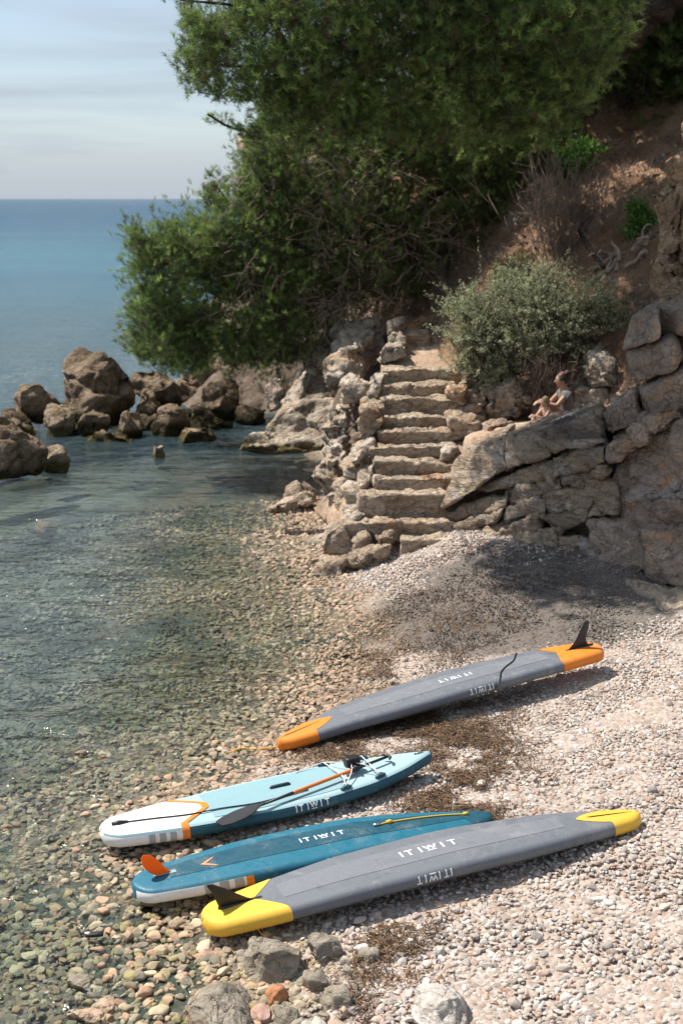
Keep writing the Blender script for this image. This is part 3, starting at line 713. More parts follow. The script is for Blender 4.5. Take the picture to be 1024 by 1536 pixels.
# rock shoulder dropping from the stairs to the water
sh = empty('rock_shoulder', (-.1, 23.0, 0), 'pale broken rock shoulder between the stairs and the water', 'rock')
def shl(q, Y, depth, mat=M_lime, **kw): return stone(q, Y, depth, mat=mat, parent=sh, name='rock_mass', **kw)
shl([(195, 95), (425, 60), (440, 300), (180, 340)], 27.0, 1.2, lean=.6, frac=.08, amp=.05, cell=(.5, .5, .35))
shl([(60, 250), (225, 110), (235, 420), (20, 460)], 28.0, 1.3, lean=.5, frac=.08, amp=.05, cell=(.5, .5, .35))
shl([(228, 362), (395, 340), (375, 470), (232, 492)], 24.6, 1.0, frac=.06)
shl([(205, 480), (345, 490), (345, 720), (240, 760)], 24.9, .8, mat=M_cliff, frac=.08)
shl([(165, 490), (240, 480), (255, 720), (150, 745)], 24.2, .7, frac=.1)
shl([(140, 640), (245, 640), (250, 800), (150, 790)], 23.7, .8, frac=.1)
shl([(60, 880), (165, 730), (245, 735), (200, 910)], 23.0, .8, frac=.09, mat=M_stone)
shl([(-130, 985), (60, 890), (100, 930), (-60, 1010)], 23.0, .5, frac=.06, mat=M_stone)
shl([(180, 850), (300, 830), (300, 1000), (235, 1010)], 22.3, .7, frac=.08, mat=M_stone)
shl([(160, 250), (330, 180), (350, 380), (150, 400)], 25.8, 1.0, lean=.3, frac=.07, amp=.05)
# smooth ramp
C = [[[atz(468, 765, -.25), atz(468, 765, .02)], [at(505, 742, 23.4) - (0, 0, .5), at(490, 742, 23.4)]], [[atz(520, 812, -.1), atz(520, 812, .42)], [at(520, 742, 22.4) - (0, 0, .5), at(520, 735, 22.4)]]]
V, F = rock_shape(C, res=.05, ex=10, amp=.02, frac=.004, fine=.004)
tag(link_mesh('ramp', V, F, M_path), 'smooth pinkish sand ramp beside the foot of the stairs', 'ramp', kind='structure')

# right side of the stairs and the terrace
emb = empty('embankment', (2.2, 23.0, 1.4), 'pale orange stained rock embankment under the grey green bush', 'embankment')
def eb(q, Y, depth, zoom=z4, mat=M_lime, **kw): return stone(q, Y, depth, zoom, mat, emb, 'rock_mass', **kw)
M_limeo = rock_mat('orange_limestone', [(.22, (.28, .19, .13)), (.42, (.50, .37, .27)), (.6, (.62, .50, .39)), (.8, (.72, .63, .54))], 1.6, patch=[(.52, .28, .12), (.46, .36, .27)], patch_amt=(.5, .66), bump=.8)
eb([(750, 385), (835, 372), (825, 480), (752, 492)], 23.6, .8, mat=M_limeo)
eb([(825, 325), (915, 305), (920, 440), (830, 470)], 24.0, .9, mat=M_limeo)
eb([(800, 440), (930, 420), (935, 560), (790, 560)], 23.5, .9, mat=M_limeo, frac=.09)
eb([(910, 400), (1100, 330), (1105, 560), (915, 580)], 23.6, 1.0, mat=M_limeo, frac=.1)
for q, Y in (([(100, 90), (260, 70), (270, 205), (105, 215)], 23.9), ([(250, 60), (430, 50), (430, 200), (255, 215)], 23.9), ([(420, 80), (580, 90), (590, 190), (420, 215)], 24.0),
             ([(560, 80), (700, 40), (770, 150), (580, 190)], 23.6), ([(560, 150), (760, 130), (720, 210), (570, 215)], 23.3), ([(640, -60), (800, -110), (830, 60), (660, 70)], 23.8)):
    eb(q, Y - .45, 1.4, z5, lean=.35, mat=M_limeo if Y > 23.8 else M_lime, frac=.09, amp=.05, cell=(.35, .35, .25))
C = [[[at(680, 690, 22.2) - (0, 0, .6), at(700, 655, 22.4)], [at(705, 640, 23.9) - (0, 0, .6), at(705, 632, 23.9)]], [[at(910, 640, 21.6) - (0, 0, .8), at(912, 626, 21.8)], [at(900, 640, 23.8) - (0, 0, .6), at(900, 628, 23.8)]]]
V, F = rock_shape(C, res=.06, ex=12, amp=.05, frac=.03, fine=.01)
tag(link_mesh('terrace', V, F, M_path), 'sandy ledge above the layered outcrop', 'terrace', kind='structure')
tag(stone([(745, 520), (885, 515), (905, 650), (740, 665)], 22.9, .8, mat=M_stone, parent=None, name='boulder', ex=7, frac=.06), 'squared pale boulder beside the middle of the stairs on the right', 'boulder')
tag(stone([(700, 690), (800, 670), (800, 745), (705, 770)], 22.3, .7, mat=M_lime, parent=None, name='boulder'), 'small white boulder wedged between the stairs and the layered outcrop', 'boulder')
tag(stone([(870, 590), (1080, 545), (1080, 620), (880, 650)], 22.7, .5, mat=M_cliff, parent=None, name='boulder', ex=6), 'dark flat boulder lying on the sandy ledge behind the layered outcrop', 'boulder')

# ------------------------------------------------------------------ boulders along the bay
def zb(a): return (a[0] * .4883, 500 + a[1] * .4883, a[2] * .4883, 500 + a[3] * .4883)
BL = [
    ((148, 48, 388, 300), 34.5, M_boulder, 'tall pointed brown boulder, biggest in the row across the bay', .3, 1.0),
    ((36, 142, 170, 250), 34.8, M_boulder, 'rounded brown boulder left of the tall pointed boulder', .3, 1.0),
    ((105, 208, 228, 335), 33.3, M_boulder2, 'tan boulder at the foot of the tall pointed boulder on its left', .3, 1.0),
    ((238, 235, 335, 305), 33.2, M_boulder, 'small brown boulder at the foot of the tall pointed boulder', .3, 1.0),
    ((342, 248, 445, 310), 32.9, M_boulder2, 'small tan boulder at the waterline right of the tall pointed boulder', .3, 1.0),
    ((383, 95, 540, 215), 37.2, M_boulder, 'broad brown boulder under the lowest pine boughs', .3, .9),
    ((385, 178, 505, 285), 35.0, M_boulder, 'brown boulder in front of the broad boulder under the pine', .3, 1.0),
    ((468, 213, 580, 297), 33.2, M_boulder, 'round dark boulder at the waterline under the pine', .3, 1.0),
    ((612, 128, 735, 265), 35.4, M_boulder, 'blocky brown boulder deep under the pine boughs', .3, 1.0),
    ((560, 215, 640, 270), 34.6, M_boulder, 'small brown boulder between the round dark one and the blocky one', .3, 1.0),
    ((806, 113, 888, 225), 34.6, M_cliff, 'upright grey boulder behind the white rock point', .3, 1.0),
    ((522, 290, 658, 328), 32.3, M_boulder2, 'flat tan boulder barely above the water below the pine', .25, .8),
    ((456, 334, 512, 374), 30.4, M_lime, 'small white boulder alone in the water of the bay', .2, 1.0),
    ((100, 362, 212, 412), 28.6, M_boulder2, 'low tan boulder alone in the water near the left edge', .25, .9),
    ((-150, 262, 100, 500), 26.9, M_boulder, 'large dark boulder cut by the left edge of the view', .3, .9),
    ((-10, 222, 42, 275), 35.5, M_boulder, 'small dark boulder at the left end of the row', .3, 1.0),
    ((-60, 262, 110, 345), 33.0, M_boulder2, 'low tan rock shelf behind the large dark boulder', .3, .8),
    ((205, 292, 430, 326), 32.6, M_boulder2, 'long low tan rock ledge at the waterline of the row', .3, .35),
    ((82, 312, 133, 352), 32.0, M_lime, 'small pale boulder at the left end of the low ledge', .2, 1.0),
    ((330, 262, 480, 318), 34.0, M_boulder, 'low wide brown boulder filling the gap in the middle of the row', .3, .7),
    ((570, 248, 720, 300), 34.2, M_boulder, 'low brown boulder at the right end of the row, near the white rock point', .3, .7),
    ((-20, 250, 130, 330), 34.2, M_boulder, 'low brown boulder behind the tan rock shelf at the left', .3, .7),
    ((690, 215, 830, 275), 35.2, M_boulder, 'low dark boulder between the row and the white rock point', .3, .7),
    ((500, 105, 740, 215), 38.6, M_boulder, 'dark brown boulder furthest back in the pine shade', .3, .8),
    ((718, 60, 960, 260), 39.0, M_boulder, 'dark rock bluff in the deepest shade behind the white rock point', .4, .8),
    ((850, 452, 965, 505), 25.0, M_stone, 'low pale boulder at the water edge beside the pebble beach', .2, .8),
]
for bx, Y, mt, lab, sk, dp in BL:
    dx_ = (bx[2] - bx[0]) * .09; bx = (bx[0] - dx_, bx[1], bx[2] + dx_, bx[3])
    o = boulder(zb(bx), Y, mt, 'boulder', None, sink=sk, deep=dp, res=.07 if bx[2] - bx[0] > 120 else .05)
    tag(o, lab, 'boulder')
tag(boulder(zb((80, 578, 180, 612)), 24.4, M_path, 'sunken_boulder', None, sink=.1, deep=.8), 'pale tan boulder just under the clear water near the left edge', 'boulder')
# white rock point
wp = empty('white_rock_point', (-1.0, 31.2, 0), 'white limestone point sloping into the bay', 'rock')
for q, Y, d, mt in ((zb((728, 338, 1015, 388)), 30.6, 1.6, M_lime), (zb((750, 225, 1030, 372)), 31.0, 2.0, M_lime), (zb((835, 120, 1040, 290)), 31.8, 2.2, M_lime)):
    x0, y0, x1, y1 = q
    k = .45 if y1 - y0 > 40 else .1
    block([(x0 + (x1 - x0) * k, y0), (x1, y0 - 8), (x1, y1), (x0, y1)], Y, d, .5, mt, 'rock_mass', wp, res=.06, ex=6, amp=.10, frac=.06, cell=(.7, .7, .4), fine=.02, cuts=5)
# far headland
hd = empty('headland', (0, 40, 0), 'pale pink rock face of the headland seen past the pine', 'headland')
for q, Y in (([(352, 212), (520, 190), (560, 420), (385, 400)], 40), ([(385, 380), (560, 390), (600, 600), (410, 590)], 39.5), ([(520, 180), (760, 150), (760, 420), (540, 430)], 41)):
    block(q, Y, 3.0, .8, M_limeo, 'rock_mass', hd, res=.12, ex=5, amp=.3, frac=.22, cell=(.9, .9, .7), fine=.05)

# ------------------------------------------------------------------ loose rocks in front
def brock(bbox, lab, mat, hgt=.6, res=.016, name='beach_rock', **kw):
    x0, y0, x1, y1 = bbox
    g = gnd((x0 + x1) / 2, y1 - (y1 - y0) * .12); a, b_ = at(x0, y1, g[1]), at(x1, y1, g[1]); W = b_[0] - a[0]
    Yd = g[1]; D = max(.07, (y1 - y0) / FPX * 10.5 * .95)
    H = W * hgt * .95; c = (a[0] + b_[0]) / 2; z = g[2]; r = random.Random(int(x0 * 7 + y0)); J = lambda: r.uniform(-.13, .13) * W
    C = [[[(c + sx * W * .5 * (1 if zz == 0 else .84) + J() * .5, Yd + yy * D + J() * .4, z - .04 if zz == 0 else z + H + J()) for zz in (0, 1)] for yy in (0, 1)] for sx in (-1, 1)]
    kw.setdefault('cuts', 9); kw.setdefault('ex', 5)
    V, F = rock_shape(C, res=res, amp=.06 * W, frac=.035 * W, cell=(.5 * W,) * 3, fine=.012 * W, **kw)
    return tag(link_mesh(name, V, F, mat), lab, 'rock')
M_rust = flat_mat('rusty_stone', (.36, .15, .06), .6, .4, .4, 25, .5, 60, .01)
M_pinkst = flat_mat('pink_stone', (.38, .235, .185), .65, .4, .25, 30, .5, 60, .01)
brock((262, 1452, 374, 1590), 'large grey brown rock at the bottom edge, below the yellow tailed board', M_grey, .55)
brock((356, 1408, 462, 1486), 'angular grey brown rock just below the yellow board tail', M_grey, .42)
brock((455, 1408, 520, 1456), 'wet grey rock right of the angular rock', M_grey, .55)
brock((452, 1452, 494, 1494), 'smooth blue grey rock below the wet grey rock', M_grey, .6)
brock((392, 1488, 438, 1512), 'rusty orange stone between the two big brown rocks', M_rust, .5)
brock((372, 1510, 408, 1540), 'pink stone beside the large rock at the bottom edge', M_pinkst, .5)
brock((405, 1508, 450, 1545), 'dark grey stone below the rusty stone', M_grey, .5)
brock((470, 1480, 530, 1536), 'flat brown rock with a damp side, right of the dark grey stone', M_grey, .45)
brock((618, 1484, 706, 1570), 'white limestone rock at the bottom edge on the dry pebbles', M_greywhite, .5)
brock((386, 1350, 424, 1392), 'wet brown rock under the black fin of the yellow board', M_grey, .5)
brock((130, 1486, 172, 1530), 'tan submerged rock at the bottom left', M_path, .3)
brock((98, 1508, 168, 1545), 'flat ochre rock under shallow water in the bottom left', M_path, .25)
brock((90, 1440, 150, 1500), 'olive submerged slab near the left bottom edge', M_grey, .2)
brock((276, 1410, 350, 1446), 'flat reddish slab under thin water left of the angular rock', M_pinkst, .2)
brock((536, 1420, 570, 1455), 'small brown rock above the dry seaweed patch', M_grey, .5)
brock((648, 1420, 668, 1436), 'small white stone on the pebbles below the yellow nosed board', M_greywhite, .5)
brock((444, 1455, 462, 1488), 'narrow dark stone standing between the angular rock and the blue grey rock', M_grey, .8)
brock((504, 1502, 528, 1524), 'small pink stone on the flat brown rock', M_pinkst, .6)
# rocks strewn on the hill
HR = [(770, 190, 32, M_crag, 'orange rock face lit at the edge of the dark wood'), (735, 245, 30, M_boulder2, 'tan rock under the pine at the left of the green shrub'), (640, 420, 29, M_boulder, 'dark rock above the top of the sandy path'),
      (690, 405, 28.5, M_boulder, 'brown rock behind the top of the grey green bush'), (598, 400, 30, M_boulder, 'dark rock in the pine shade left of the path top'), (905, 490, 24.2, M_lime, 'broken white rock at the right foot of the grey green bush'),
      (912, 530, 23.8, M_limeo, 'pale orange rock above the seated people'), (790, 200, 31, M_boulder, 'shaded brown rock beside the orange rock face'), (985, 215, 27.5, M_lime, 'pale stone high on the red slope'), (660, 330, 30.5, M_boulder, 'brown rock hidden in shade under the pine crown')]
def onhill0(px, py):
    for Y in np.arange(22.4, 42, .05):
        q = at(px, py, Y)
        if q[2] <= hill_surface(q[:1], q[1:2])[0]: return Y
    return 30
for px, py, Y, mt, lab in HR:
    Y = onhill0(px, py + 8); s = 560 / Y
    tag(boulder((px - s * 1.2, py - s * .7, px + s * 1.2, py + s * .9), Y + .1, mt, 'rock', None, sink=.3, deep=1.0, res=.06), lab, 'rock')
# ------------------------------------------------------------------ paddle boards
M_black = flat_mat('black_plastic', (.012, .012, .013), .45, .5, .15)
M_bluegrey = flat_mat('graphite_fabric', (.135, .145, .165), .55, .35, .10, 60, .25, 500, .001)
M_yellow = flat_mat('yellow_fabric', (.72, .43, .05), .55, .35, .07, 40, .2, 500, .001)
M_orange = flat_mat('orange_fabric', (.74, .215, .02), .55, .35, .07, 40, .2, 500, .001)
M_orangef = flat_mat('orange_fin', (.82, .20, .02), .45, .4, .05)
_nt = M_orangef.node_tree; _t = N(_nt, 'ShaderNodeBsdfTranslucent'); _t.inputs['Color'].default_value = (.9, .30, .05, 1); _m = N(_nt, 'ShaderNodeMixShader'); _m.inputs[0].default_value = .5
_nt.links.new(_nt.nodes['Principled BSDF'].outputs[0], _m.inputs[1]); _nt.links.new(_t.outputs[0], _m.inputs[2]); _nt.links.new(_m.outputs[0], _nt.nodes['Material Output'].inputs['Surface'])
M_teal = flat_mat('teal_fabric', (.012, .125, .19), .5, .4, .10, 60, .25, 500, .001)
M_tealdk = flat_mat('dark_teal_fabric', (.010, .070, .105), .5, .4, .10, 60, .25, 500, .001)
M_pale = flat_mat('pale_blue_deck', (.22, .36, .40), .7, .25, .06, 60, .35, 350, .0015)
M_pale2 = flat_mat('light_blue_deck', (.31, .445, .475), .7, .25, .06, 60, .35, 350, .0015)
M_white = flat_mat('white_fabric', (.78, .78, .76), .6, .3, .06, 30, .2, 400, .001)
M_silver = flat_mat('silver_grey_print', (.36, .38, .39), .5, .4, .08)
M_print = flat_mat('white_print', (.75, .76, .76), .5, .4, .03)
M_beige = flat_mat('beige_seam', (.50, .44, .38), .6, .3, .1)
M_rope = flat_mat('yellow_cord', (.72, .44, .04), .7, .2, .2, 200)
M_steel = flat_mat('steel', (.5, .5, .5), .3, .5, .1, 20, 0, 1, 0, .9)
M_wood = flat_mat('orange_shaft', (.62, .17, .03), .4, .4, .1)

class Board:
    def __init__(s, A, B, width, plan, rock, T=.125, cut=.05, e0=.15, e1=.13):
        s.A, s.B = np.array(A, float), np.array(B, float); s.L = np.linalg.norm(s.B - s.A)
        s.ex = (s.B - s.A) / s.L
        s.ey = unit(np.cross(s.ex, (0, 0, 1.)))                     # towards the camera side
        s.ez = np.cross(s.ey, s.ex) * 1.0
        if s.ez[2] < 0: s.ez = -s.ez
        if s.ey[1] > 0: s.ey = -s.ey
        t = np.linspace(0, 1, 401); f = np.interp(t, *zip(*plan))
        k = np.ones(41) / 41; k1 = np.ones(17) / 17; g = np.convolve(np.pad(f, 8, 'edge'), k1, 'valid'); g = np.convolve(np.pad(g, 8, 'edge'), k1, 'valid')
        s.t = t; s.f = g * width / 2; s.T = T; s.e0, s.e1 = e0, e1
        s.rk = np.interp(t, *zip(*rock)); s.rk = np.convolve(np.pad(s.rk, 20, 'edge'), k, 'valid')
    def S(s, x, c):                                                 # x metres along, c section coordinate
        x = np.clip(np.asarray(x, float), 1e-6, s.L - 1e-6); c = np.asarray(c, float)
        hw = np.interp(x / s.L, s.t, s.f)
        hw = hw * np.sqrt(1 - np.clip(1 - x / s.e0, 0, 1) ** 2) * np.sqrt(1 - np.clip(1 - (s.L - x) / s.e1, 0, 1) ** 2)
        r = s.T / 2; rr = np.minimum(r, hw); tv = r * np.sqrt(1 - np.clip(1 - hw / r, 0, 1) ** 2) 
        a = np.abs(c); sg = np.sign(c); fl = hw - rr
        ph = np.clip(a - 1, 0, 1) * math.pi
        y = np.where(a <= 1, c * fl, np.where(a <= 2, sg * (fl + rr * np.sin(ph)), sg * fl * (3 - a)))
        z = np.where(a <= 1, tv, np.where(a <= 2, tv * np.cos(ph), -tv))
        z = z + np.where(a <= 1, .012 * (1 - c * c), 0) * np.clip(hw / .25, 0, 1) + np.interp(x / s.L, s.t, s.rk)
        return s.A + x[..., None] * s.ex + y[..., None] * s.ey + z[..., None] * s.ez
    def half(s, x): return np.interp(x / s.L, s.t, s.f)
    def norm(s, x, c):
        h = .004
        dx = s.S(x + h, c) - s.S(x - h, c); dc = s.S(x, c + .01) - s.S(x, c - .01)
        n = np.cross(dx, dc); n = unit(n)
        ctr = s.A + np.asarray(x)[..., None] * s.ex + np.interp(np.asarray(x) / s.L, s.t, s.rk)[..., None] * s.ez
        f = ((s.S(x, c) - ctr) * n).sum(-1); return n * np.where(f < 0, -1, 1)[..., None]
    def off(s, x, c, d):
        x = np.asarray(x, float); c = np.asarray(c, float) * np.ones_like(x); return s.S(x, c) + d * s.norm(x, c)
    def hull(s, name, mat, root, t0=0.0, t1=0.0):
        u = np.linspace(0, 1, 170); u = .5 - .5 * np.cos(math.pi * (.12 * 0 + u)); u = .5 * u + .5 * np.linspace(0, 1, 170)
        e = np.concatenate([[0], np.geomspace(.0006, .12, 22)]); xs = np.unique(np.concatenate([e, s.L - e, np.clip(u * s.L, .12, s.L - .12)])); xs = np.unique(np.clip(xs, t0, s.L - t1))
        c = np.concatenate([np.linspace(-3, -2, 6), np.linspace(-2, -1, 12)[1:], np.linspace(-1, 1, 15)[1:], np.linspace(1, 2, 12)[1:], np.linspace(2, 3, 6)[1:]])[:-1]
        X, Cc = np.meshgrid(xs, c, indexing='ij'); V = s.S(X, Cc).reshape(-1, 3); n, m = X.shape
        i = np.arange(n - 1)[:, None] * m; j = np.arange(m)[None, :]; j2 = (j + 1) % m
        F = np.stack([i + j, i + j2, i + m + j2, i + m + j], -1).reshape(-1, 4)
        return link_mesh(name, V, F, mat, root)
    def shell(s, name, mat, root, c0, c1, x0, x1, d=.003, nx=30, nc=25):   # painted or glued layer between x0(c) and x1(c)
        c = np.linspace(c0, c1, nc); u = np.linspace(0, 1, nx)
        a = np.array([x0(k) if callable(x0) else x0 for k in c]); b_ = np.array([x1(k) if callable(x1) else x1 for k in c])
        X = a[None, :] + (b_ - a)[None, :] * u[:, None]; Cc = np.repeat(c[None, :], nx, 0)
        V = s.off(X, Cc, d).reshape(-1, 3); i = np.arange(nx - 1)[:, None] * nc + np.arange(nc - 1)[None, :]
        F = np.stack([i, i + 1, i + nc + 1, i + nc], -1).reshape(-1, 4)
        return link_mesh(name, V, F, mat, root)
    def text(s, root, x, h, place, flip=False, gap=1.25, dx=1.0, mat=None, d=.003):
        """word laid on the board; place = c of the letters' middle; on the rail when > 1"""
        sw = .17 * h; V = []; F = []
        def q(P):                                                   # quad in letter space
            n = len(V); P4 = [np.array(q_) for q_ in P]; k = 4
            for gi in range(k + 1):
              for gj in range(k + 1):
                a_, b_ = gi / k, gj / k; px, py = (P4[0] * (1 - a_) + P4[1] * a_) * (1 - b_) + (P4[3] * (1 - a_) + P4[2] * a_) * b_
                if flip: px, py = -px, -py
                xx = x + px * dx
                if place > 1: cc = place - py / (math.pi * s.T / 2)
                else: cc = place - py / max(.05, float(s.half(xx)) - s.T / 2)
                V.append(s.off(np.array([xx]), np.array([cc]), d)[0])
            F.extend((n + gi * (k + 1) + gj, n + (gi + 1) * (k + 1) + gj, n + (gi + 1) * (k + 1) + gj + 1, n + gi * (k + 1) + gj + 1) for gi in range(k) for gj in range(k))
        def bar(x0, x1, y0, y1): q([(x0, y0), (x1, y0), (x1, y1), (x0, y1)])
        cx = -2.35 * h * gap
        for ch, adv in (('I', .75), ('T', 1.0), ('I', .95), ('W', 1.1), ('I', .95), ('T', .8)):
            if ch == 'I': bar(cx - sw / 2, cx + sw / 2, -h / 2, h / 2)
            if ch == 'T': bar(cx - sw / 2, cx + sw / 2, -h / 2, h / 2 - sw); bar(cx - .36 * h, cx + .36 * h, h / 2 - sw, h / 2)
            if ch == 'W':
                w, y0, y1, k = .52 * h, -.22 * h, h / 2, sw * .55
                p = [(-w, y1), (-w * .5, y0), (0, y1), (w * .5, y0), (w, y1)]
                for a, b_ in zip(p, p[1:]): q([(cx + a[0] - k, a[1]), (cx + a[0] + k, a[1]), (cx + b_[0] + k, b_[1]), (cx + b_[0] - k, b_[1])])
                bar(cx - w * .8, cx + w * .8, -h / 2, -h / 2 + sw * .8)
            cx += adv * h * gap
        return link_mesh('lettering', np.array(V), F, mat or M_print, root, False)
def fin_mesh(bd, x, prof, mat, root, thick=.012, base=None):
    """prof: (along, up) outline in metres, standing on the centre line at x"""
    o = bd.off(np.array([x]), np.array([0.0]), 0)[0]; n = len(prof); V = []; F = []
    cx = sum(p[0] for p in prof) / n; cz = sum(p[1] for p in prof) / n
    for sgn in (-1, 1):
        for k, sc_ in ((1.0, .25), (.6, 1.0)):
            for (a, z) in prof: V.append(o + (cx + (a - cx) * k) * bd.ex + (cz + (z - cz) * k) * bd.ez + sgn * thick / 2 * sc_ * bd.ey)
    for s_ in (0, 2 * n):
        for i in range(n):
            j = (i + 1) % n; F.append((s_ + i, s_ + j, s_ + n + j, s_ + n + i))
        F.append(tuple(range(s_ + n, s_ + 2 * n)))
    for i in range(n):
        j = (i + 1) % n; F.append((i, j, 2 * n + j, 2 * n + i))
    f = link_mesh('fin', np.array(V), F, mat, root, False)
    if base:
        mb = MB(); L0, L1 = base; pts = []
        for (dx, y) in ((L0, 0), (L0 + .04, .022), (L1 - .04, .022), (L1, 0), (L1 - .04, -.022), (L0 + .04, -.022)): pts.append((dx, y))
        V = [o + a * bd.ex + y * bd.ey + (-.01) * bd.ez for a, y in pts] + [o + a * bd.ex + y * .7 * bd.ey + .014 * bd.ez for a, y in pts]
        F = [(i, (i + 1) % 6, 6 + (i + 1) % 6, 6 + i) for i in range(6)] + [tuple(range(6, 12))]
        link_mesh('fin_box', np.array(V), F, M_black, root, False)
    return f
def slit(bd, x0, x1, c, root, name='nose_slit', w=.012):
    u = np.linspace(x0, x1, 14); V = []; F = []
    ww = np.interp(np.linspace(0, 1, 14), [0, .1, .6, 1], [.2, 1, .8, .1]) * w
    for x, k in zip(u, ww):
        h = max(.03, float(bd.half(x)) - bd.T / 2)
        for s_ in (-1, 1): V.append(bd.off(np.array([x]), np.array([c + s_ * k / h]), .006)[0])
    F = [(2 * i, 2 * i + 1, 2 * i + 3, 2 * i + 2) for i in range(13)]
    return link_mesh(name, np.array(V), F, M_black, root, False)
def cord(bd, pts, rad, mat, root, name, d=.008, extra=None):
    mb = MB(); P = []
    for x, c in pts: P.append(bd.off(np.array([x]), np.array([c]), d)[0])
    # smooth through the points
    Q = catmull(P, 8)
    if extra: Q = Q + [np.array(e) for e in extra]
    mb.tube(Q, rad, 6); return mb.build(name, mat, root)
def catmull(P, n=8):
    P = [np.asarray(p, float) for p in P]; P = [2 * P[0] - P[1]] + P + [2 * P[-1] - P[-2]]; o = []
    for i in range(1, len(P) - 2):
        for k in range(n):
            t = k / n; a, b_, c, d = P[i - 1:i + 3]
            o.append(.5 * ((2 * b_) + (-a + c) * t + (2 * a - 5 * b_ + 4 * c - d) * t * t + (-a + 3 * b_ - 3 * c + d) * t ** 3))
    return o + [P[-2]]
RACE = [(0, .56), (.06, .68), (.15, .83), (.3, .96), (.45, 1.0), (.6, .97), (.75, .84), (.87, .62), (.95, .42), (1, .26)]
RACER = [(1 - t, v) for t, v in RACE[::-1]]
TOUR = [(0, .50), (.08, .66), (.2, .84), (.35, .96), (.5, 1.0), (.65, .97), (.78, .82), (.9, .50), (.97, .22), (1, .08)]
def ends(pa, za, pb, zb_):
    return atz(*pa, za), atz(*pb, zb_)

# 1. graphite board, yellow ends, upside down
A, B = ends((304, 1386), .155, (958, 1226), .42)
bd = Board(A, B, .66, RACE, [(0, .0), (.3, .085), (.55, .10), (.8, .06), (1, -.01)])
r = empty('paddle_board', A, 'graphite paddle board with yellow nose and tail, lying upside down nearest the camera', 'paddle board', 'paddle boards on the pebbles')
bd.hull('hull', M_bluegrey, r, .03, .03); L = bd.L
M_gpanel = flat_mat('graphite_panel', (.165, .175, .195), .6, .3, .10, 60, .25, 500, .001)
bd.shell('centre_panel', M_gpanel, r, -.5, .5, .62, L - .75, .0022, 60, 6)
bd.shell('tail_cap', M_yellow, r, -2.6, 2.6, 0.0, lambda c: .50 + .26 * max(0, 1 - abs(c) / 1.3) * (-.35) + .13 * min(1, abs(c)) , .004, 34, 61)
bd.shell('nose_cap', M_yellow, r, -2.6, 2.6, lambda c: L - .60 + .27 * min(1, abs(c)) ** 1.3, L - 0.0, .004, 34, 61)
slit(bd, L - .50, L - .07, -.05, r, 'nose_slit', .010)
for a, b_ in ((.50, L - 1.0), (L - .62, L - .12)): bd.shell('rail_seam', M_beige, r, 1.78, 1.90, a, b_, .007, 60, 3)
fin_mesh(bd, .30, [(-.16, 0), (.13, 0), (.06, .035), (-.02, .09), (-.10, .15), (-.19, .205), (-.235, .215), (-.24, .20), (-.20, .13)], M_black, r, .014, (-.17, .22))
bd.text(r, L * .49, .088, -.05, gap=1.0, dx=1.06, d=.0045); bd.text(r, L * .47, .062, 1.42, True, gap=.92)
P0 = bd.off(np.array([.38]), np.array([2.0]), .0)[0]
mb = MB(); mb.tube(catmull([P0, P0 + (.01, -.01, -.03), P0 + (.05, -.02, -.055), P0 + (.07, .0, -.02)], 5), .004, 5); mb.build('cord_loop', M_rope, r)

# 2. teal board, upside down
A, B = ends((199, 1336), .135, (738, 1226), .28)
bd = Board(A, B, .66, RACE, [(0, .0), (.3, .05), (.6, .06), (1, -.02)])
r = empty('paddle_board', A, 'teal paddle board with an orange fin, lying upside down between two others', 'paddle board', 'paddle boards on the pebbles')
bd.hull('hull', M_teal, r, 0, .03); L = bd.L
bd.shell('centre_band', M_tealdk, r, -.62, .45, .30, L - .10, .003, 60, 6)
bd.shell('nose_cap', M_tealdk, r, -2.6, 2.6, lambda c: L - .30 + .08 * abs(c) / 2, L - 0.0, .0045, 26, 49)
bd.shell('tail_stripe', M_white, r, 1.30, 2.3, 0.0, .86, .003, 40, 12)
bd.shell('tail_stripe', M_white, r, -2.3, -1.30, 0.0, .86, .003, 40, 12)
for k, x0 in enumerate((.52, .64, .76)): bd.shell('grey_stripe', M_silver, r, 1.31, 2.1, lambda c, x0=x0: x0 + .02 * (c - 1.3), lambda c, x0=x0: x0 + .075 + .02 * (c - 1.3), .0045, 6, 8)
bd.shell('orange_stripe', M_orange, r, 1.30, 2.1, lambda c: .855 + .02 * (c - 1.3), lambda c: .915 + .02 * (c - 1.3), .005, 6, 8)
bd.shell('lower_trim', flat_mat('green_trim', (.16, .24, .14), .5), r, 1.86, 2.3, .9, L - .5, .004, 60, 6)
bd.shell('chevron', flat_mat('salmon_print', (.75, .27, .12), .5), r, -.30, .34, lambda c: .56 + .11 * abs(c - .02) / .32, lambda c: .605 + .085 * abs(c - .02) / .32, .006, 4, 17)
fin_mesh(bd, .26, [(-.06, 0), (.07, 0), (.02, .05), (-.03, .12), (-.09, .185), (-.15, .20), (-.175, .17), (-.16, .10), (-.12, .04)], M_orangef, r, .016, None)
bd.shell('fin_patch', M_pale, r, -.12, .12, .18, .36, .006, 6, 5)
bd.text(r, L * .505, .070, -.05, gap=1.0, dx=1.06, d=.005); bd.text(r, L * .53, .056, 1.40, True, gap=.95)
cord(bd, [(L * .675, -.12), (L * .70, -.2), (L * .78, -.28), (L * .86, -.3), (L * .925, -.1)], .007, M_rope, r, 'cord', .010)
mb = MB(); P = [bd.off(np.array([x]), np.array([c]), .012)[0] for x, c in ((L * .655, -.1), (L * .676, -.12))]; mb.tube(P, [.012, .012], 6); mb.build('cord_clip', M_steel, r)
mb = MB(); P = [bd.off(np.array([x]), np.array([c]), .014)[0] for x, c in ((L * .694, -.2), (L * .704, -.2), (L * .712, -.21))]; mb.tube(P, [.012, .02, .010], 7); mb.build('cord_knot', M_rope, r)
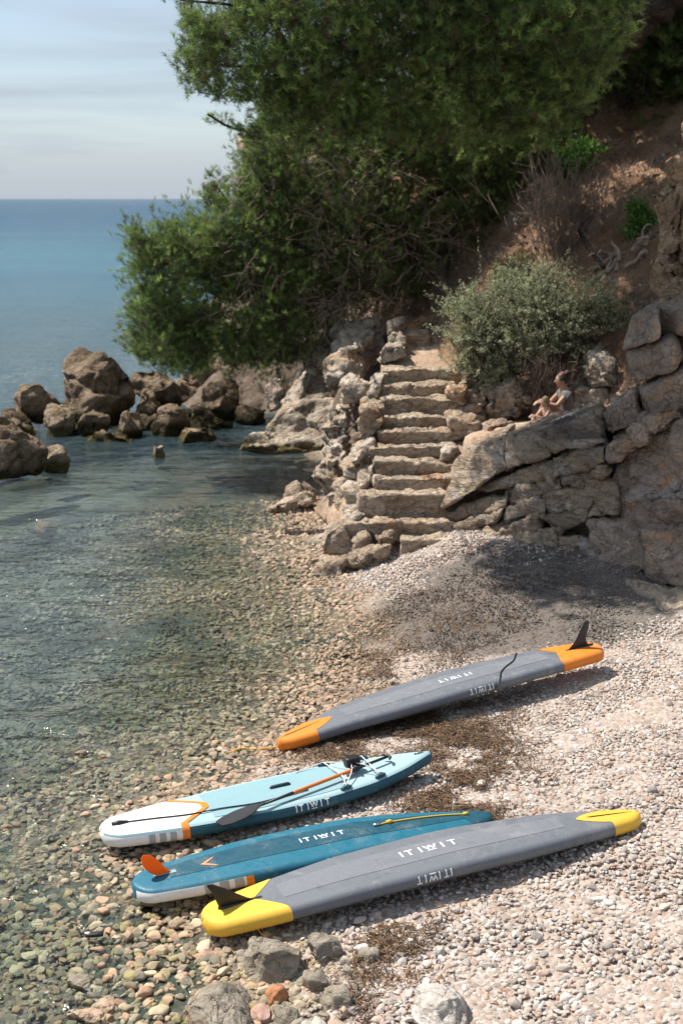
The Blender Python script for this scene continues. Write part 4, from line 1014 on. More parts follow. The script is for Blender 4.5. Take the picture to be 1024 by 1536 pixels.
mb = MB(); P = [bd.off(np.array([x]), np.array([c]), .014)[0] for x, c in ((L * .915, -.13), (L * .928, -.08))]; mb.tube(P, [.014, .016], 7); mb.build('cord_end', M_rope, r)

# 3. pale blue board, deck up, with bungee
A, B = ends((152, 1256), .13, (648, 1143), .34)
bd = Board(A, B, .72, TOUR, [(0, .02), (.3, .0), (.6, .0), (.85, .02), (1, .06)], .125, e0=.16, e1=.09)
bl = bd
r = empty('paddle_board', A, 'pale blue paddle board with a white tail, lying deck up with a paddle on it', 'paddle board', 'paddle boards on the pebbles')
M_tealrail = flat_mat('deep_teal_rail', (.012, .085, .125), .45, .45, .10, 60, .25, 500, .001)
bd.hull('hull', M_tealrail, r, .03, 0); L = bd.L
bd.shell('deck', M_pale2, r, -1.24, 1.24, 0.0, L - 0.0, .003, 120, 31)
bd.shell('deck_pad', M_pale, r, -.93, .93, .95, lambda c: L - 1.02 + .12 * (1 - abs(c)), .007, 70, 13)
bd.shell('tail_cap', M_white, r, -2.5, 2.5, 0.0, lambda c: .93 - .30 * max(0, min(abs(c), 1) - .15) + (.02 if abs(c) < 1 else 0), .0085, 40, 81)
bd.shell('orange_stripe', M_orange, r, -2.2, 2.2, lambda c: .90 - .30 * max(0, min(abs(c), 1) - .15), lambda c: .965 - .30 * max(0, min(abs(c), 1) - .15), .011, 4, 81)
for x0 in (.36, .45, .54): bd.shell('grey_stripe', M_silver, r, 1.34, 2.0, x0 - .0, x0 + .055, .010, 6, 8)
bd.shell('tail_trim', M_pale, r, 1.22, 1.30, .02, .66, .010, 30, 3); bd.shell('tail_trim', M_pale, r, -1.30, -1.22, .02, .66, .010, 30, 3)
bd.text(r, L * .575, .062, 1.40, gap=1.0, d=.003)
bd.text(r, .52, .03, -.05, gap=1.1, mat=M_pale, d=.0105)
mb = MB(); P = [bd.off(np.array([x]), np.array([-.12]), z)[0] for x, z in ((L * .495, .006), (L * .50, .018), (L * .55, .018), (L * .555, .006))]; mb.tube(P, [.012, .016, .016, .012], 8); mb.build('carry_handle', flat_mat('navy_webbing', (.008, .03, .045), .7), r)
mb = MB(); P = [bd.off(np.array([x]), np.array([c]), .014)[0] for x, c in ((.10, .1), (.16, .12), (.24, .16))]; mb.tube(P, [.018, .026, .012], 8); mb.build('leash_cuff', M_black, r)
Q = [bd.off(np.array([x]), np.array([c]), .016)[0] for x, c in ((.2, .14), (.45, .32), (.75, .5), (1.05, .52), (1.35, .66), (1.6, .62), (1.85, .55))]
mb = MB(); mb.tube(catmull(Q, 8), .0065, 6); mb.build('leash', M_black, r)
V = [bd.off(np.array([L - .13 + .055 * math.cos(t)]), np.array([.3 * math.sin(t)]), .009)[0] for t in np.linspace(0, 2 * math.pi, 20, endpoint=False)]
link_mesh('nose_valve', np.array(V), [tuple(range(20))], M_tealrail, r, False)
mb = MB(); mb.tube([bd.off(np.array([L - .13 + .026 * math.cos(t)]), np.array([.16 * math.sin(t)]), .012)[0] for t in np.linspace(0, 2 * math.pi, 14)], .006, 5); mb.build('nose_ring', M_steel, r)
# bungee anchors and elastic
anc = [(L - .98, 1.05), (L - .62, 1.05), (L - .98, -1.05), (L - .62, -1.05)]
for x, c in anc:
    mb = MB(); P = [bd.off(np.array([x + k]), np.array([c]), .012)[0] for k in (-.055, -.03, .03, .055)]; mb.tube(P, [.010, .022, .022, .010], 8); mb.build('bungee_anchor', M_tealrail, r)
    mb = MB(); P = [bd.off(np.array([x + .022 * math.cos(t)]), np.array([c + .10 * math.sin(t)]), .034)[0] for t in np.linspace(0, 2 * math.pi, 13)]; mb.tube(P, .004, 5); mb.build('anchor_ring', M_black, r)
lift = lambda x, c, d: bd.off(np.array([x]), np.array([c]), d)[0]
mb = MB()
for seq in ([(L - .98, 1.05, .035), (L - .86, .5, .07), (L - .80, .0, .10), (L - .62, -1.05, .035)], [(L - .62, 1.05, .035), (L - .70, .5, .08), (L - .80, .05, .09), (L - .98, -1.05, .035)],
            [(L - .98, 1.05, .035), (L - .96, .4, .06), (L - .98, -1.05, .035)], [(L - .62, 1.05, .035), (L - .66, .4, .07), (L - .62, -1.05, .035)], [(L - .98, -1.05, .035), (L - 1.2, -.9, .02), (L - 1.27, -.85, .015)]):
    mb.tube(catmull([lift(*q) for q in seq], 6), .0055, 5)
mb.build('bungee', flat_mat('white_elastic', (.62, .60, .58), .7), r)
# paddle on the deck
pw = lambda px, py, z: atz(px, py, z)
def dk(x, c, d): return lift(x, c, d)
Pa = dk(L * .43, 1.05, .05); Pe = dk(L - .44, .02, .06)
pr_ = empty('paddle', Pa, 'black bladed paddle with an orange shaft lying across the pale blue board', 'paddle')
ax = unit(Pe - Pa); sy = unit(np.cross(ax, (0, 0, 1.))); up = np.cross(sy, ax)
PL = np.linalg.norm(Pe - Pa)
def pp(t, y=0, z=0): return Pa + ax * t + sy * y + up * z
mb = MB(); mb.tube([pp(-.02), pp(.3), pp(.36)], [.010, .015, .015], 10); mb.build('lower_shaft', M_black, pr_)
mb = MB(); mb.tube([pp(.34), pp(.36), pp(PL - .40), pp(PL - .38)], [.015, .0165, .0165, .015], 10); mb.build('shaft', M_wood, pr_)
mb = MB(); mb.tube([pp(PL - .39), pp(PL - .02)], [.0145, .013], 10); mb.build('upper_shaft', M_black, pr_)
mb = MB(); mb.tube([pp(PL - .03, -.062, .004), pp(PL, -.03, .0), pp(PL, .03, .0), pp(PL - .03, .062, .004)], [.010, .016, .016, .010], 9); mb.build('grip', M_black, pr_)
mb = MB(); mb.tube([pp(PL - .42, 0, 0), pp(PL - .34, 0, 0)], [.026, .026], 10); mb.tube([pp(PL - .38, -.03, .02), pp(PL - .36, .03, .02)], [.014, .014], 7); mb.build('clamp', M_black, pr_)
out_ = [(.04, .012), (-.03, .03), (-.10, .072), (-.22, .092), (-.34, .085), (-.42, .055), (-.44, .0)]
prof = out_ + [(a, -b_) for a, b_ in out_[::-1][1:]]
V = []
for z in (.006, -.006):
    V += [pp(a, b_ * .95, z - .03 * (max(0, -a) / .44) ** 1.2 + .012 * (1 - abs(b_) / .09)) for a, b_ in prof]
n = len(prof); link_mesh('blade', np.array(V), [tuple(range(n)), tuple(range(2 * n - 1, n - 1, -1))] + [(i, (i + 1) % n, n + (i + 1) % n, n + i) for i in range(n)], flat_mat('grey_black_blade', (.022, .022, .024), .4), pr_, False)
# things tucked under the elastic
o_ = dk(L - .80, .0, .10)
mb = MB(); V, F = ico(3)
V = np.clip(V * 1.25, -.8, .8); V = V @ np.diag([.085, .06, .055]); V = np.array([o_ + v[0] * bd.ex + v[1] * bd.ey + (v[2]) * bd.ez for v in V])
tag(link_mesh('pouch', V, F, M_black), 'small black pouch tucked under the white elastic of the pale blue board', 'pouch')
V, F = ico(3); q_ = dk(L - .86, .28, .035); V = V * (1 + .15 * fbm(V * 2, 2, 4))[:, None] @ np.diag([.045, .035, .03]); V = np.array([q_ + v for v in V])
tag(link_mesh('cloth', V, F, flat_mat('pink_white_cloth', (.60, .36, .36), .8, .2, .4, 20)), 'small crumpled pink and white cloth beside the black pouch', 'cloth')

# 4. graphite board with orange ends, upside down further up the beach
A, B = ends((417, 1114), .13, (898, 977), .50)
bd = Board(A, B, .66, RACER, [(0, -.03), (.2, .06), (.5, .09), (.75, .07), (1, .02)])
r = empty('paddle_board', A, 'graphite paddle board with orange nose and tail, lying upside down furthest up the beach', 'paddle board', 'paddle boards on the pebbles')
bd.hull('hull', M_bluegrey, r, .03, .03); L = bd.L
bd.shell('centre_panel', M_gpanel, r, -.5, .5, .75, L - .75, .0022, 60, 6)
bd.shell('nose_cap', M_orange, r, -2.6, 2.6, 0.0, lambda c: .62 - .24 * min(1, abs(c)) ** 1.3, .004, 34, 61)
bd.shell('tail_cap', M_orange, r, -2.6, 2.6, lambda c: L - .58 + .0 * abs(c) - .10 * min(1, abs(c)), L - 0.0, .004, 34, 61)
slit(bd, .05, .50, -.1, r, 'nose_slit', .010)
for a, b_ in ((1.25, L - .55), (.30, .62)): bd.shell('rail_seam', M_beige, r, 1.78, 1.90, a, b_, .007, 60, 3)
bd.shell('tail_seam', flat_mat('pale_red_seam', (.62, .25, .16), .6), r, 1.78, 1.90, L - .55, L - .05, .0075, 30, 3)
fin_mesh(bd, L - .28, [(-.17, 0), (.14, 0), (.10, .05), (.11, .12), (.14, .20), (.155, .27), (.13, .30), (.085, .285), (.03, .20), (-.04, .10), (-.10, .04)], M_black, r, .014, (-.2, .2))
bd.text(r, L * .53, .075, -.05, True, gap=1.0, dx=1.06, d=.0045); bd.text(r, L * .56, .062, 1.40, True, gap=.92)
Q = [(L - .92, -1.2), (L - .98, -.9), (L - 1.12, -.2), (L - 1.3, .25), (L - 1.42, .6), (L - 1.5, 1.0), (L - 1.58, 1.4), (L - 1.64, 1.9)]
e = bd.off(np.array([L - 1.64]), np.array([1.9]), .01)[0]
cord(bd, Q, .007, M_black, r, 'leash', .010)
t0 = bd.off(np.array([.01]), np.array([.0]), .0)[0]
g = [gnd(416, 1124), gnd(400, 1127), gnd(380, 1128), gnd(362, 1127), gnd(345, 1133)]
mb = MB(); mb.tube(catmull([t0 + (0, 0, -.02)] + [q + (0, 0, .035) for q in g], 6), .006, 5); mb.build('cord', M_rope, r)

# black strap in the shallows
g0 = gnd(142, 1413); sr = empty('fin_strap', g0, 'small black plastic strap lying in the shallow water at the lower left', 'strap')
mb = MB(); P = [gnd(x, y) + (0, 0, .06) for x, y in ((116, 1402), (122, 1409), (131, 1412))]; mb.tube(P, [.006, .010, .010], 6); mb.build('tail', M_black, sr)
V, F = ico(2); c0, c1 = gnd(128, 1415) + (0, 0, .07), gnd(157, 1413) + (0, 0, .07); ax_ = unit(c1 - c0); sd_ = np.array([-ax_[1], ax_[0], 0])
V = np.clip(V * 1.3, -.8, .8); V = np.array([(c0 + c1) / 2 + v[0] * ax_ * .085 + v[1] * sd_ * .03 + np.array([0, 0, v[2] * .018]) for v in V]); link_mesh('strap_body', V, F, M_black, sr)
V, F = ico(2); V = np.array([c0 + (.02, 0, .016) + v * np.array([.022, .014, .008]) for v in V]); link_mesh('label_patch', V, F, M_white, sr)
# ------------------------------------------------------------------ trees and shrubs
M_needle = leaf_mat('pine_needles', .52, .5, .3)
M_bark = rock_mat('pine_bark', [(.25, (.035, .026, .020)), (.5, (.085, .064, .050)), (.75, (.16, .125, .10))], 3.0, bump=1.0)
M_twig = flat_mat('grey_twigs', (.13, .10, .08), .9, .2, .5, 8)
M_twigdead = flat_mat('dead_twigs', (.23, .17, .135), .9, .2, .4, 8)
M_leaf = leaf_mat('leaves', .38, .7, .12)

def in_poly(P, poly):
    x, y = P[:, 0], P[:, 1]; r = np.zeros(len(P), bool); n = len(poly)
    for i in range(n):
        (x0, y0), (x1, y1) = poly[i], poly[(i + 1) % n]
        c = ((y0 > y) != (y1 > y)) & (x < (x1 - x0) * (y - y0) / (y1 - y0 + 1e-9) + x0); r ^= c
    return r
def poisson(poly, d, seed):
    r = np.random.default_rng(seed); xs_ = [p[0] for p in poly]; ys_ = [p[1] for p in poly]; out_ = []
    C = np.column_stack([r.uniform(min(xs_), max(xs_), 6000), r.uniform(min(ys_), max(ys_), 6000)]); C = C[in_poly(C, poly)]
    for c in C:
        if all((c[0] - o[0]) ** 2 + (c[1] - o[1]) ** 2 > d * d for o in out_): out_.append(c)
    return out_
def needles(tips, dirs, n, ln, wd, spread, cols, seed, back=.10):
    """brush of thin needle blades round each twig tip"""
    r = np.random.default_rng(seed); T = len(tips)
    tip = np.repeat(tips, n, 0); d = np.repeat(dirs, n, 0); c = np.repeat(cols, n, 0)
    nd = unit(d + spread * unit(r.normal(size=(T * n, 3)))); o = tip - d * (r.random((T * n, 1)) * back)
    L = ln * r.uniform(.65, 1.2, (T * n, 1)); s = unit(np.cross(nd, r.normal(size=(T * n, 3)))) * wd
    V = np.concatenate([o - s, o + s, o + nd * L * .6 + s * .8, o + nd * L], 0); m = T * n; i = np.arange(m)
    F = np.concatenate([np.stack([i, i + m, i + 2 * m], 1), np.stack([i, i + 2 * m, i + 3 * m], 1)])
    c = c * r.uniform(.75, 1.25, (m, 1)); return V, F, np.concatenate([c] * 4)
def twig_mesh(name, segs, r0, r1, mat, parent):
    """many thin three sided sticks in one mesh; segs (n,2,3)"""
    A, B = segs[:, 0], segs[:, 1]; d = unit(B - A); a = unit(np.cross(d, [.31, .2, .93])); b_ = np.cross(d, a); n = len(A); V = []
    for P, rr in ((A, r0), (B, r1)):
        for k in range(3):
            t = 2.094 * k; V.append(P + rr * (math.cos(t) * a + math.sin(t) * b_))
    V = np.concatenate(V); i = np.arange(n); F = []
    for k in range(3):
        k2 = (k + 1) % 3; F.append(np.stack([k * n + i, k2 * n + i, (3 + k2) * n + i, (3 + k) * n + i], 1))
    return link_mesh(name, V, np.concatenate(F), mat, parent)
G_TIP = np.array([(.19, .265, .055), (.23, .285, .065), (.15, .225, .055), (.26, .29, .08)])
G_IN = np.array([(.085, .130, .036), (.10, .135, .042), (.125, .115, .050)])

def foliage_clumps(cl_, per, seed, n_need=26, ln=.100, wd=.0030, brown=None, tipc=G_TIP, inc=G_IN):
    """cl_: (centre, radius, toward direction); each clump is a spray of branchlets carrying bottle brush tufts"""
    r = np.random.default_rng(seed); tips = []; dirs = []; cols = []; segs = []
    for (c, rad, dr) in cl_:
        m = max(3, int(per * (rad / .45) ** 2)); u = unit(r.normal(size=(m, 3)) * np.array([1.1, 1.1, .75]) + .35 * np.asarray(dr) + np.array([0, 0, .18]))
        L = rad * np.minimum(r.uniform(.55, 1.4, (m, 1)), 1.4 if rad > .3 else 1.05); st_ = c + r.normal(0, .22 * rad, (m, 3)); tone = r.uniform(.7, 1.2)
        end = st_ + u * L + np.array([0, 0, .12]) * L; segs.append(np.stack([st_, end], 1))
        bt = r.uniform(.65, 1.3, (m, 1))
        for t in (.35, .55, .75, .92, 1.06):
            P = st_ + (end - st_) * t + r.normal(0, .05, (m, 3)) + np.array([0, 0, .10]) * L * t * t
            dd = unit(u + np.array([0, 0, .45]) + .40 * r.normal(size=(m, 3)))
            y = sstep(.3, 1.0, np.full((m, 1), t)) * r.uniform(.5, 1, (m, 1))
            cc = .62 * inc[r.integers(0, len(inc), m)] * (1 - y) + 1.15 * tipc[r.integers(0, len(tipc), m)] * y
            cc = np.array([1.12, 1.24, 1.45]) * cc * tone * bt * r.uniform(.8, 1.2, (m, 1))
            if brown is not None:
                bw = (r.random(m) < brown(c) * (1.35 - t))[:, None]; cc = np.where(bw, np.array([.16, .105, .06]), cc)
            tips.append(P); dirs.append(dd); cols.append(cc)
    tips, dirs, cols = map(np.concatenate, (tips, dirs, cols))
    return needles(tips, dirs, n_need, ln, wd, .85, cols, seed + 1, .11), np.concatenate(segs)

# the big leaning pine
crown_poly = [(262, -20), (292, 42), (278, 78), (276, 108), (306, 140), (360, 150), (392, 140), (404, 170), (385, 190), (374, 225), (365, 262), (352, 300), (330, 290), (322, 262), (312, 275), (306, 330),
              (292, 350), (262, 345), (240, 372), (220, 345), (196, 342), (196, 380), (210, 420), (210, 470), (200, 515), (225, 545), (300, 550), (345, 540), (400, 552), (452, 540), (470, 505), (520, 470), (570, 450),
              (610, 450), (640, 425), (660, 385), (710, 370), (750, 330), (785, 270), (820, 225), (870, 160), (905, 110), (940, 40), (960, -20)]
hole_poly = [(352, 58), (402, 52), (412, 84), (362, 92)]
def crownY(px, py, low=None):
    if low is None: low = py > 172
    return 28.5 + .001 * max(0, px - 600) if low else 20.3 + .006 * max(0, py)
tree = empty('pine_tree', at(760, 330, 28.6), 'large leaning pine whose boughs hang over the rocks and the sea', 'pine tree')
cl1 = []; r_ = np.random.default_rng(3)
for layer, (dist, dY, seed) in enumerate(((28, -.5, 1), (31, .3, 2), (36, 1.0, 3), (46, 2.3, 4))):
    for (px, py) in poisson(crown_poly, dist, seed):
        ins = in_poly(np.array([[px - 16, py], [px + 16, py], [px, py + 14], [px, py - 14]]), crown_poly).all()
        if in_poly(np.array([[px, py]]), hole_poly)[0]: continue
        if py > 430 and px > 490 and r_.random() < .5: continue
        if fbm(np.array([[px / 70., py / 60., layer * 3.]]), 3, 9)[0] < (-.30 if layer < 2 else -.5) and ins: continue
        for low in ((False, True) if 150 < py < 205 and px > 380 else (py > 172,)):
            Y = crownY(px, py, low) + (dY if low else min(dY, 1.0)) + r_.uniform(-.3, .3); rad = (r_.uniform(.32, .52) if ins else r_.uniform(.16, .27)) * Y / 24
            cl1.append((at(px, py, Y), rad, (-.35 if px < 450 else 0., -.3, .0)))
for (px, py) in poisson([(340, 400), (520, 380), (620, 330), (620, 430), (480, 500), (450, 535), (340, 535)], 34, 77):
    if px > 490: cl1.append((at(px, py, r_.uniform(30.5, 32.5)), r_.uniform(.45, .65), (-.2, -.3, .1)))
for (px, py) in poisson([(232, 500), (330, 490), (470, 480), (480, 530), (400, 556), (240, 548)], 26, 78):
    for Yd in ((33.0, 36.0) if px < 300 else (36.5,)): cl1.append((at(px, py, Yd + r_.uniform(-1, 1)), r_.uniform(.4, .6), (-.2, -.3, .1)))
# spires, outer tufts and the top left bough
for px, py, Y, rad in ((318, 268, 24.9, .14), (315, 285, 24.9, .18), (200, 348, 25.4, .20), (214, 372, 25.4, .22), (246, 340, 25.4, .10), (258, 352, 25.4, .16), (288, 335, 25.2, .14), (262, 336, 25.6, .10), (208, 500, 26.5, .18), (214, 525, 26.6, .2), (238, 548, 26.7, .2),
                       (212, 440, 26.2, .16), (222, 465, 26.3, .14), (318, 176, 23.6, .10), (336, 183, 23.6, .12), (356, 192, 23.6, .12), (374, 196, 23.6, .12), (284, 68, 22.2, .14), (282, 95, 22.2, .18), (280, 20, 22, .2), (264, 2, 22, .16), (296, 130, 22.4, .2), (330, 142, 22.5, .2)):
    cl1.append((at(px, py, crownY(px, py)), rad, (-.4, -.2, .2)))
# the crown goes on above the view
for k in range(70):
    px, py = r_.uniform(300, 860), r_.uniform(-330, -10); Y = crownY(px, 0) + r_.uniform(-.8, 1.3)
    if px < 300 + (-py) * .5: continue
    cl1.append((at(px, py, Y), r_.uniform(.38, .6), (0, -.3, .2)))
def brownf(c): # dead inner needles on the low right side
    px = 512 + c[0] / (c[1] * CT + (CAMH - c[2]) * ST) * FPX
    return .05 + .5 * sstep(420, 600, np.array(px)) * sstep(5.6, 4.2, np.array(c[2]))
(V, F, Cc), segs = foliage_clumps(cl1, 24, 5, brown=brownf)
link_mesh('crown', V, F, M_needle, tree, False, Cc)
print('pine', len(cl1), len(F))
twig_mesh('twigs', segs, .005, .002, M_twig, tree)
# trunk and limbs
root = at(745, 345, 28.8); root[2] -= .5
tops = [at(735, 250, 28.6), at(715, 130, 28.0), at(690, 0, 26.8), at(650, -150, 24.5), at(600, -230, 22)]
mb = MB(); trunk = catmull([root] + tops, 8); mb.tube(trunk, list(np.linspace(.26, .10, len(trunk))), 10); mb.build('trunk', M_bark, tree)
limbs = [[(735, 250, 28.6), (640, 300, 26.2), (560, 345, 25.6), (470, 380, 25.4), (380, 400, 25.4), (300, 410, 25.6), (225, 400, 25.6)],
         [(640, 300, 26.2), (580, 380, 26.0), (500, 440, 26.2), (420, 480, 26.3), (330, 500, 26.4), (240, 520, 26.6)],
         [(735, 250, 28.6), (560, 190, 24.6), (470, 210, 24.2), (400, 230, 24.0)], [(650, -150, 24.5), (590, -40, 0), (500, 80, 23.2), (400, 100, 22.8), (300, 95, 22.3)],
         [(470, 380, 25.4), (400, 340, 25.0), (350, 310, 24.9), (318, 270, 24.9)], [(650, -150, 24.5), (580, -70, 0), (480, 20, 23.0), (380, 10, 22.4), (270, 0, 22.0)], [(470, 210, 24.2), (420, 205, 23.8), (350, 192, 23.6), (312, 172, 23.6)],
         [(690, 0, 26.8), (740, 40, 26.6), (800, 90, 26.2)], [(620, 340, 26.4), (610, 400, 26.4), (585, 450, 26.4)], [(560, 345, 25.6), (540, 420, 25.5), (500, 480, 25.6)]]
TRK = [(735, 250, 28.6), (650, -150, 24.5), (690, 0, 26.8)]
mb = MB()
for l in limbs:
    P = catmull([at(q[0], q[1], q[2] if q in TRK else crownY(q[0], q[1]) + .5) for k_, q in enumerate(l)], 6); mb.tube(P, list(np.linspace(.06, .014, len(P))), 6)
mb.build('limbs', M_bark, tree)
# bare grey twigs hanging under the crown
r = np.random.default_rng(11); sg = []
def sprig(p, d, L, depth):
    k = 5; q = p
    for i in range(k):
        d2 = unit(d + r.normal(0, .22, 3) + np.array([0, 0, -.05])); e = q + d2 * L / k; sg.append((q, e)); q = e; d = d2
        if depth and r.random() < .85: sprig(q, unit(d + r.normal(0, .7, 3)), L * .55, depth - 1)
for k in range(60):
    px = r.uniform(430, 625); py = r.uniform(400, 475) - max(0, px - 540) * .35 ; p = at(px, py, crownY(px, py) + r.uniform(-.8, 1.2))
    sprig(p, unit(np.array([r.normal(-.1, .5), r.normal(-.2, .4), -.75])), r.uniform(.55, 1.15), 2)
for k in range(230):
    px = r.uniform(340, 700); py = r.uniform(230, 470); p = at(px, py, crownY(px, py) + r.uniform(-1.2, .4))
    sprig(p, unit(np.array([r.normal(-.2, .6), r.normal(-.2, .4), r.normal(-.3, .4)])), r.uniform(.4, .9), 1)
twig_mesh('dead_twigs', np.array(sg), .0075, .004, M_twigdead, tree)

# darker pines on the slope behind and at the top right
def back_pine(poly, Y0, Y1, root, trunk_pts, rads, label, seed, d=38, per=14, up=None):
    t = empty('pine_tree', root, label, 'pine tree'); rr = np.random.default_rng(seed); cl2 = []
    for L_ in range(2):
        for (px, py) in poisson(poly, d, seed + L_):
            cl2.append((at(px, py, rr.uniform(Y0, Y1)), rr.uniform(.45, .75), (0, -.2, .2)))
    (V, F, Cc), sgs = foliage_clumps(cl2, per, seed, 26, .15, .0055)
    link_mesh('crown', V, F, M_needle, t, False, Cc * .85); twig_mesh('twigs', sgs, .007, .003, M_twig, t)
    mb = MB(); P = catmull(trunk_pts, 7); mb.tube(P, list(np.linspace(rads[0], rads[1], len(P))), 10); mb.build('trunk', M_bark, t)
    return t
back_pine([(640, -60), (1060, -60), (1060, 40), (985, 95), (900, 60), (820, 90), (780, 190), (700, 250), (660, 180)], 30.0, 31.6, at(945, 205, 29.6), [at(950, 215, 29.8), at(938, 160, 29.5), at(922, 95, 29.0), at(905, 20, 28.6), at(890, -60, 28.4)], (.17, .10),
          'dark pine with a straight grey trunk at the top of the red slope', 31)
back_pine([(830, -330), (1300, -330), (1300, 100), (1060, 150), (1000, 150), (950, 130), (905, 100), (870, 40), (850, -60)], 28.2, 29.6, at(1120, 120, 32), [at(1120, 130, 32.2), at(1110, 0, 31.6), at(1080, -150, 30.6)], (.2, .1),
          'shaded pine filling the top right corner', 37)
back_pine([(560, -320), (900, -320), (900, -30), (700, -20), (600, -40)], 24.6, 27.5, at(820, 170, 31), [at(820, 175, 31), at(815, 60, 30), at(780, -100, 28), at(740, -250, 26.5)], (.17, .08), 'pine with a thin leaning trunk half hidden behind the large leaning pine', 41)
# rough leaning trunk at the top right
lt = empty('tree_trunk', at(880, 130, 28.3), 'thick rough bare trunk leaning at the top right in the shade', 'tree trunk')
mb = MB(); P = catmull([at(868, 165, 28.6), at(880, 105, 28.2), at(920, 68, 27.8), at(965, 30, 27.3), at(1020, -20, 27)], 8); mb.tube(P, [.30 + .07 * math.sin(i * 1.9) for i in range(len(P))], 14)
V = np.array(mb.V); V = V + .07 * np.stack([fbm(V * 4, 3, j) for j in (1, 2, 3)], 1); link_mesh('bark', V, mb.F, M_bark, lt)

# shrubs
def onhill(px, py, y0=22.4):
    for Y in np.arange(y0, 42, .05):
        q = at(px, py, Y)
        if q[2] <= hill_surface(q[:1], q[1:2])[0]: return q
    return at(px, py, 30)
def leafy(name, blobs, n, size, cols, label, cat, seed, mat=M_leaf, stem=None, shell=.5, aspect=.42, stick=M_twig, up=.5, shoots=0):
    r = np.random.default_rng(seed); root = blobs[0][0].copy(); root[2] = min(b_[0][2] - b_[1][2] for b_ in blobs)
    t = empty(name, root, label, cat); P = []; D = []; wt = np.array([b_[1][0] * b_[1][2] for b_ in blobs]); wt = wt / wt.sum(); K_ = []
    for (c, rad), w_ in zip(blobs, wt):
        k = int(n * w_); u = unit(r.normal(size=(k, 3))); q = r.random((k, 1)) ** shell
        lump = 1 + .45 * fbm(u * 2.2 + c, 3, seed)[:, None]
        P.append(c + u * rad * q * lump); D.append(unit(u + np.array([0, 0, up]) + .5 * r.normal(size=(k, 3))))
    SG = []
    if shoots:
        P = []; D = []
        for (c, rad), w_ in zip(blobs, wt):
            m = max(6, int(shoots * w_)); u = unit(r.normal(size=(m, 3)) + np.array([0, 0, .35])); st_ = c + r.normal(0, .38, (m, 3)) * rad
            E = st_ + u * rad * r.uniform(.35, 1.1, (m, 1)) * r.uniform(.6, 1.2, (m, 1)) + np.array([0, 0, .05]); SG.append(np.stack([st_ * .7 + (c - np.array([0, 0, rad[2] * .6])) * .3, E], 1)); q = int(n / shoots)
            tt_ = r.uniform(.25, 1.0, (m, q, 1)); Q = st_[:, None] + (E - st_)[:, None] * tt_ + r.normal(0, size * .45, (m, q, 3))
            P.append(Q.reshape(-1, 3)); D.append(unit(np.repeat(u, q, 0) + .7 * r.normal(size=(m * q, 3))))
    P = np.concatenate(P); D = np.concatenate(D); k = len(P)
    s = unit(np.cross(D, r.normal(size=(k, 3)))); L = size * r.uniform(.6, 1.4, (k, 1)); W = L * aspect
    V = np.concatenate([P, P + D * L * .5 + s * W * .5, P + D * L, P + D * L * .5 - s * W * .5]); i = np.arange(k)
    cc = np.array(cols)[r.integers(0, len(cols), k)] * r.uniform(.75, 1.25, (k, 1)) * (1 + .25 * fbm(P * 2.5, 3, seed))[:, None]
    link_mesh('foliage', V, np.stack([i, i + k, i + 2 * k, i + 3 * k], 1), mat, t, False, np.concatenate([cc] * 4))
    m = r.random(k) < (stem if stem else .06); Q = P[m]; base = root + r.normal(0, .12, (len(Q), 3)) * np.array([1, 1, .2])
    if len(Q):
        mid = base * .45 + Q * .55 + r.normal(0, .05, Q.shape); twig_mesh('stems', np.concatenate([np.stack([base, mid], 1), np.stack([mid, Q], 1)]), .006, .003, stick, t)
    if SG: twig_mesh('shoots', np.concatenate(SG), .006, .002, stick, t)
    return t
pxm = lambda px, Y: px * Y / FPX
def blob(px, py, Y, rx, ry): return (at(px, py, Y), np.array([pxm(rx, Y), pxm((rx + ry) / 2, Y), pxm(ry, Y)]))
SAGE = [(.34, .37, .225), (.41, .435, .28), (.27, .30, .17), (.46, .475, .32), (.315, .34, .20)]
leafy('shrub', [blob(730, 500, 24.3, 58, 50), blob(705, 520, 24.0, 36, 40), blob(790, 470, 24.6, 62, 58), blob(850, 470, 24.6, 58, 42), blob(900, 462, 24.5, 40, 32), blob(700, 465, 24.5, 40, 30), blob(815, 430, 25.0, 42, 34), blob(770, 530, 24.1, 48, 36), blob(740, 560, 23.9, 26, 24), blob(690, 552, 24.0, 20, 18), blob(860, 500, 24.3, 45, 30), blob(760, 440, 24.9, 40, 30), blob(925, 485, 24.3, 20, 16), blob(820, 520, 24.1, 40, 26)],
      70000, .040, SAGE, 'wide grey green bush spreading over the bank right of the stairs', 'bush', 51, stem=.012, shell=.38, shoots=2100)
GRN = [(.10, .24, .04), (.14, .30, .05), (.08, .18, .03), (.18, .32, .07)]
leafy('shrub', [blob(862 + a_, 240 + b_, onhill(862, 262)[1] - .1, c_, d_) for a_, b_, c_, d_ in ((0, 0, 24, 24), (-12, 22, 18, 16), (13, -8, 18, 20))], 2600, .075, GRN, 'bright green leafy shrub high on the red slope', 'bush', 52, aspect=.5, stem=.03, shoots=110)
leafy('shrub', [blob(955 + a_, 320 + b_, onhill(958, 345)[1] - .1, c_, d_) for a_, b_, c_, d_ in ((0, 0, 16, 16), (10, 15, 15, 16), (-7, 28, 12, 14))], 1300, .08, GRN, 'small green shrub beside the ochre crag', 'bush', 53, aspect=.5, stem=.03, shoots=110)
leafy('shrub', [blob(758, 408, 26, 22, 24), blob(785, 392, 26, 20, 18)], 1600, .055, [(.10, .12, .045), (.14, .14, .06), (.16, .13, .08)], 'thin olive shrub rising behind the grey green bush', 'bush', 54, stem=.12)
leafy('shrub', [blob(648, 500, 26.5, 14, 12)], 120, .05, GRN, 'tuft of green weed beside the sandy path', 'weed', 56, stem=.1) if False else None
